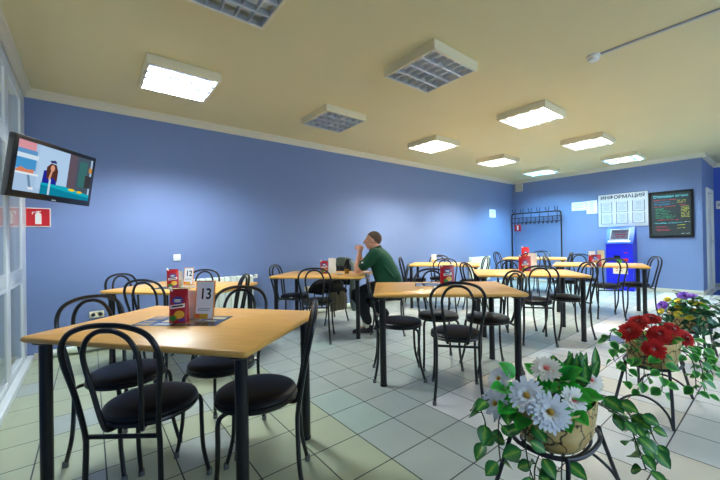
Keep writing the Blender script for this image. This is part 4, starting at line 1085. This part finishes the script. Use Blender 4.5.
def add_flower(t, c, nrm, rad, kind, rr_):
    b, n = flower(t, c, nrm, rad, 'daisy' if kind == 'pinkdaisy' else kind, rr_)
    o = b.build('flower', PET[kind], t, 80, 'u'); c = Vector(c)
    m = MB()
    if kind == 'red':
        for k in range(9):
            a = 2*math.pi*k/9; d = n.orthogonal().normalized(); d = d*math.cos(a)+n.cross(d)*math.sin(a); m.tube([c+n*.012, c+n*.026+d*.010], .0013, 4)
    else: m.ell(c+n*rad*.12, (rad*.17,)*3, 10, 7)
    m.build('flower_centre', M_fc[kind], o)
    base = Vector((c.x*.45, c.y*.45, .14)); st = MB(); st.tube(smooth_path([base, base.lerp(c, .6)-n*.01, c-n*.004], 4), .003, 5); st.build('flower_stalk', M_vine, o)
def bush(leaves, n, zr, ar, br, L, W, rr_, lobed=False, z0=.14):
    for k in range(n):
        a = rr_.uniform(0, 2*math.pi); q = math.sqrt(rr_.random()); p = Vector((ar*q*math.cos(a), br*q*math.sin(a), z0+rr_.uniform(0, zr)*(1.1-.6*q)))
        d = Vector((math.cos(a)*(q+.2), math.sin(a)*(q+.2), rr_.uniform(-.25, .7))); k_ = rr_.uniform(.7, 1.2)
        leaf(leaves, p, d, (rr_.uniform(-.5, .1), rr_.uniform(-.5, .1), 1), L*k_, W*k_, rr_, rr_.uniform(.1, .45), lobed)
F1, F2, F3 = (1.605, .655), (3.05, .60), (4.40, .60)
flower_stand(*F1, 'dark metal stand carrying the white potted daisies, nearest of the three stands')
flower_stand(*F2, 'dark metal stand carrying the trough of red flowers, second of three')
flower_stand(*F3, 'dark metal stand carrying the trough of yellow and violet flowers, farthest of three')
Z = .2985                                    # things in the troughs use coordinates above the trough base
def vpts(l): return [(x, y, z-Z) for x, y, z in l]
# white daisies
t = pot_thing(*F1, 'cracked-stone trough of white artificial daisies with trailing variegated leaves, nearest the viewer')
r1 = random.Random(21); lv, sm, fr = MB(), MB(), MB()
for c, nrm, rad, kind in (((-.225, .150, .455), (-.9, .0, .25), .064, 'daisy'), ((-.165, .165, .540), (-.85, .15, .55), .056, 'daisy'), ((-.205, .025, .525), (-.80, -.30, .50), .072, 'daisy'), ((-.195, -.060, .487), (-.75, -.50, .40), .078, 'daisy'),
                          ((-.030, .020, .590), (-.55, -.15, .8), .068, 'pinkdaisy'), ((-.060, -.095, .505), (-.5, -.75, .5), .055, 'pinkdaisy'), ((.185, -.080, .515), (-.4, -.6, .6), .055, 'pinkdaisy')):
    add_flower(t, (c[0], c[1], c[2]-Z), nrm, rad, kind, r1)
bush(fr, 30, .13, .16, .10, .08, .034, r1, z0=.15)
for p, d in (((-.19, .12, .21), (-.9, .2, .5)), ((-.20, .09, .16), (-1, .1, .1)), ((-.12, .12, .25), (-.4, .4, .8)), ((-.18, .05, .13), (-1, -.2, -.1)), ((-.02, -.05, .25), (-.2, -.3, .9)), ((-.01, -.10, .21), (.1, -.8, .3))): leaf(fr, p, d, (-.4, -.3, 1), .085, .038, r1)
for p, d in (((-.15, .09, .20), (-.6, .5, .5)), ((-.18, .08, .17), (-.9, .3, .1)), ((-.08, -.02, .21), (-.3, -.3, .8)), ((-.05, .02, .22), (-.2, -.2, 1)), ((-.17, .10, .15), (-1, .1, -.1)), ((-.09, -.10, .17), (-.4, -.8, .0)), ((-.12, .0, .20), (-.5, -.1, .6))): leaf(fr, p, d, (-.4, -.3, 1), .075, .034, r1)
bush(lv, 12, .16, .13, .09, .08, .026, r1, z0=.15)
for k in range(16): leaf(lv, (.06+.010*k*(1 if k % 2 else .4), .03-.008*k, .20+.012*(k % 4)), (.5*r1.uniform(-.6, 1), .5*r1.uniform(-1, .7), 1), (-.6, -.5, .3), r1.uniform(.09, .14), .019, r1, .12)
for pts in ([(-.15, .10, .45), (-.22, .16, .47), (-.265, .20, .44), (-.25, .19, .37), (-.262, .17, .30)], [(-.16, .08, .45), (-.24, .12, .42), (-.262, .12, .33), (-.285, .10, .25)],
            [(-.14, .03, .44), (-.23, .02, .38), (-.25, .0, .27), (-.24, -.04, .16)], [(-.16, -.02, .33), (-.24, -.02, .27), (-.26, -.03, .20), (-.27, -.05, .14)], [(-.12, -.08, .33), (-.20, -.10, .26), (-.22, -.12, .18), (-.20, -.14, .12)],
            [(.12, -.10, .46), (.18, -.20, .40), (.25, -.24, .31), (.33, -.27, .24)], [(.15, -.05, .47), (.24, -.14, .44), (.33, -.18, .36), (.40, -.20, .27), (.42, -.21, .20)], [(.10, -.12, .46), (.14, -.22, .40), (.17, -.25, .30), (.20, -.27, .20)], [(.16, -.06, .46), (.26, -.20, .42), (.33, -.25, .33), (.36, -.27, .26)]):
    vine(sm, lv, vpts(pts), r1, .034, .070, .027)
fr.build('fresh_leaves', M_leaf['fresh'], t, 80, 'edge'); lv.build('trailing_leaves', M_leaf['pothos'], t, 80, 'edge'); sm.build('vine_stems', M_vine, t)
# red flowers
t = pot_thing(*F2, 'cracked-stone trough of red artificial chrysanthemums with pale-edged leaves, middle of the three')
r1 = random.Random(9); lv, sm, fr = MB(), MB(), MB()
for c, nrm, rad in (((-.170, .085, .525), (-.75, .2, .7), .080), ((-.060, .060, .570), (-.55, .1, .8), .074), ((.03, .01, .590), (-.4, -.1, .9), .062), ((-.200, -.045, .440), (-.85, -.3, .3), .070), ((-.10, -.055, .515), (-.7, -.3, .7), .076), ((.06, -.095, .530), (-.4, -.6, .7), .062), ((.10, -.150, .475), (-.4, -.8, .5), .066)):
    add_flower(t, (c[0], c[1], c[2]-Z), nrm, rad, 'red', r1)
bush(fr, 14, .08, .15, .11, .06, .026, r1, z0=.14); bush(lv, 14, .09, .16, .12, .07, .028, r1, z0=.14)
for pts in ([(-.10, .09, .46), (-.16, .16, .52), (-.18, .19, .50), (-.19, .20, .44)], [(-.14, .10, .45), (-.20, .16, .42), (-.21, .17, .36), (-.20, .17, .31)], [(-.15, .05, .45), (-.23, .08, .40), (-.25, .09, .30), (-.25, .09, .21)], [(-.16, .0, .44), (-.23, .0, .36), (-.24, .0, .27), (-.24, .02, .18)],
            [(-.12, -.06, .44), (-.21, -.08, .38), (-.22, -.09, .27), (-.20, -.08, .18)], [(-.05, -.11, .45), (-.08, -.20, .40), (-.08, -.22, .30), (-.06, -.22, .2)], [(.03, -.12, .45), (.05, -.20, .40), (.09, -.23, .30), (.12, -.23, .20), (.14, -.24, .12)], [(.10, -.10, .46), (.17, -.20, .40), (.24, -.24, .30), (.30, -.26, .21)], [(.14, -.08, .46), (.20, -.18, .45), (.24, -.25, .38), (.26, -.28, .28)]):
    vine(sm, lv, vpts(pts), r1, .034, .066, .027)
fr.build('fresh_leaves', M_leaf['fresh'], t, 80, 'edge'); lv.build('pale_edged_leaves', M_leaf['white'], t, 80, 'edge'); sm.build('vine_stems', M_vine, t)
# yellow and violet flowers with ivy
t = pot_thing(*F3, 'stone trough of yellow roses and violet flowers with dark ivy, farthest of the three')
r1 = random.Random(33); lv, sm, fr = MB(), MB(), MB()
for c, nrm, rad, kind in (((-.03, .02, .605), (-.4, 0, 1), .064, 'pom'), ((.03, -.03, .595), (-.3, -.2, 1), .05, 'pom'), ((-.20, .15, .52), (-.8, .4, .5), .05, 'pom'), ((-.14, .12, .57), (-.6, .4, .7), .034, 'rose'), ((-.23, .15, .475), (-.8, .4, .4), .030, 'rose'), ((-.20, .04, .455), (-.8, 0, .5), .034, 'rose'), ((-.19, -.03, .44), (-.8, -.2, .4), .034, 'rose'),
                          ((-.14, .05, .51), (-.7, .1, .7), .030, 'rose'), ((.0, -.03, .545), (-.5, -.3, .8), .034, 'rose'), ((.06, -.08, .53), (-.4, -.5, .8), .034, 'rose'), ((-.10, .05, .56), (-.5, .2, .8), .034, 'rose')):
    add_flower(t, (c[0], c[1], c[2]-Z), nrm, rad, kind, r1)
bush(fr, 20, .18, .15, .11, .06, .028, r1, z0=.15); bush(lv, 60, .20, .18, .13, .075, .032, r1, z0=.15)
for pts in ([(-.12, -.08, .45), (-.20, -.13, .46), (-.22, -.16, .36), (-.22, -.17, .25)], [(-.05, -.10, .46), (-.12, -.20, .45), (-.14, -.23, .33), (-.16, -.24, .20)], [(.0, -.12, .46), (.0, -.22, .46), (-.02, -.26, .34), (-.04, -.27, .22)], [(.08, -.10, .46), (.12, -.24, .46), (.13, -.30, .36), (.14, -.31, .24)], [(-.14, -.04, .45), (-.22, -.05, .40), (-.24, -.06, .30), (-.24, -.07, .22)], [(-.14, .08, .46), (-.20, .14, .44), (-.21, .16, .38)], [(.1, -.05, .48), (.16, -.15, .52), (.18, -.24, .50), (.2, -.3, .44)], [(-.02, -.11, .47), (.04, -.22, .50), (.06, -.30, .44), (.05, -.33, .32), (.06, -.34, .2)], [(-.08, -.10, .47), (-.08, -.20, .48), (-.08, -.27, .42), (-.1, -.29, .3), (-.1, -.30, .18)], [(.05, -.11, .48), (.10, -.20, .56), (.12, -.29, .55), (.14, -.34, .48)]):
    vine(sm, lv, vpts(pts), r1, .027, .085, .044, True)
fr.build('fresh_leaves', M_leaf['fresh'], t, 80, 'edge'); lv.build('ivy_leaves', M_leaf['ivy'], t, 80, 'edge'); sm.build('vine_stems', M_vine, t)
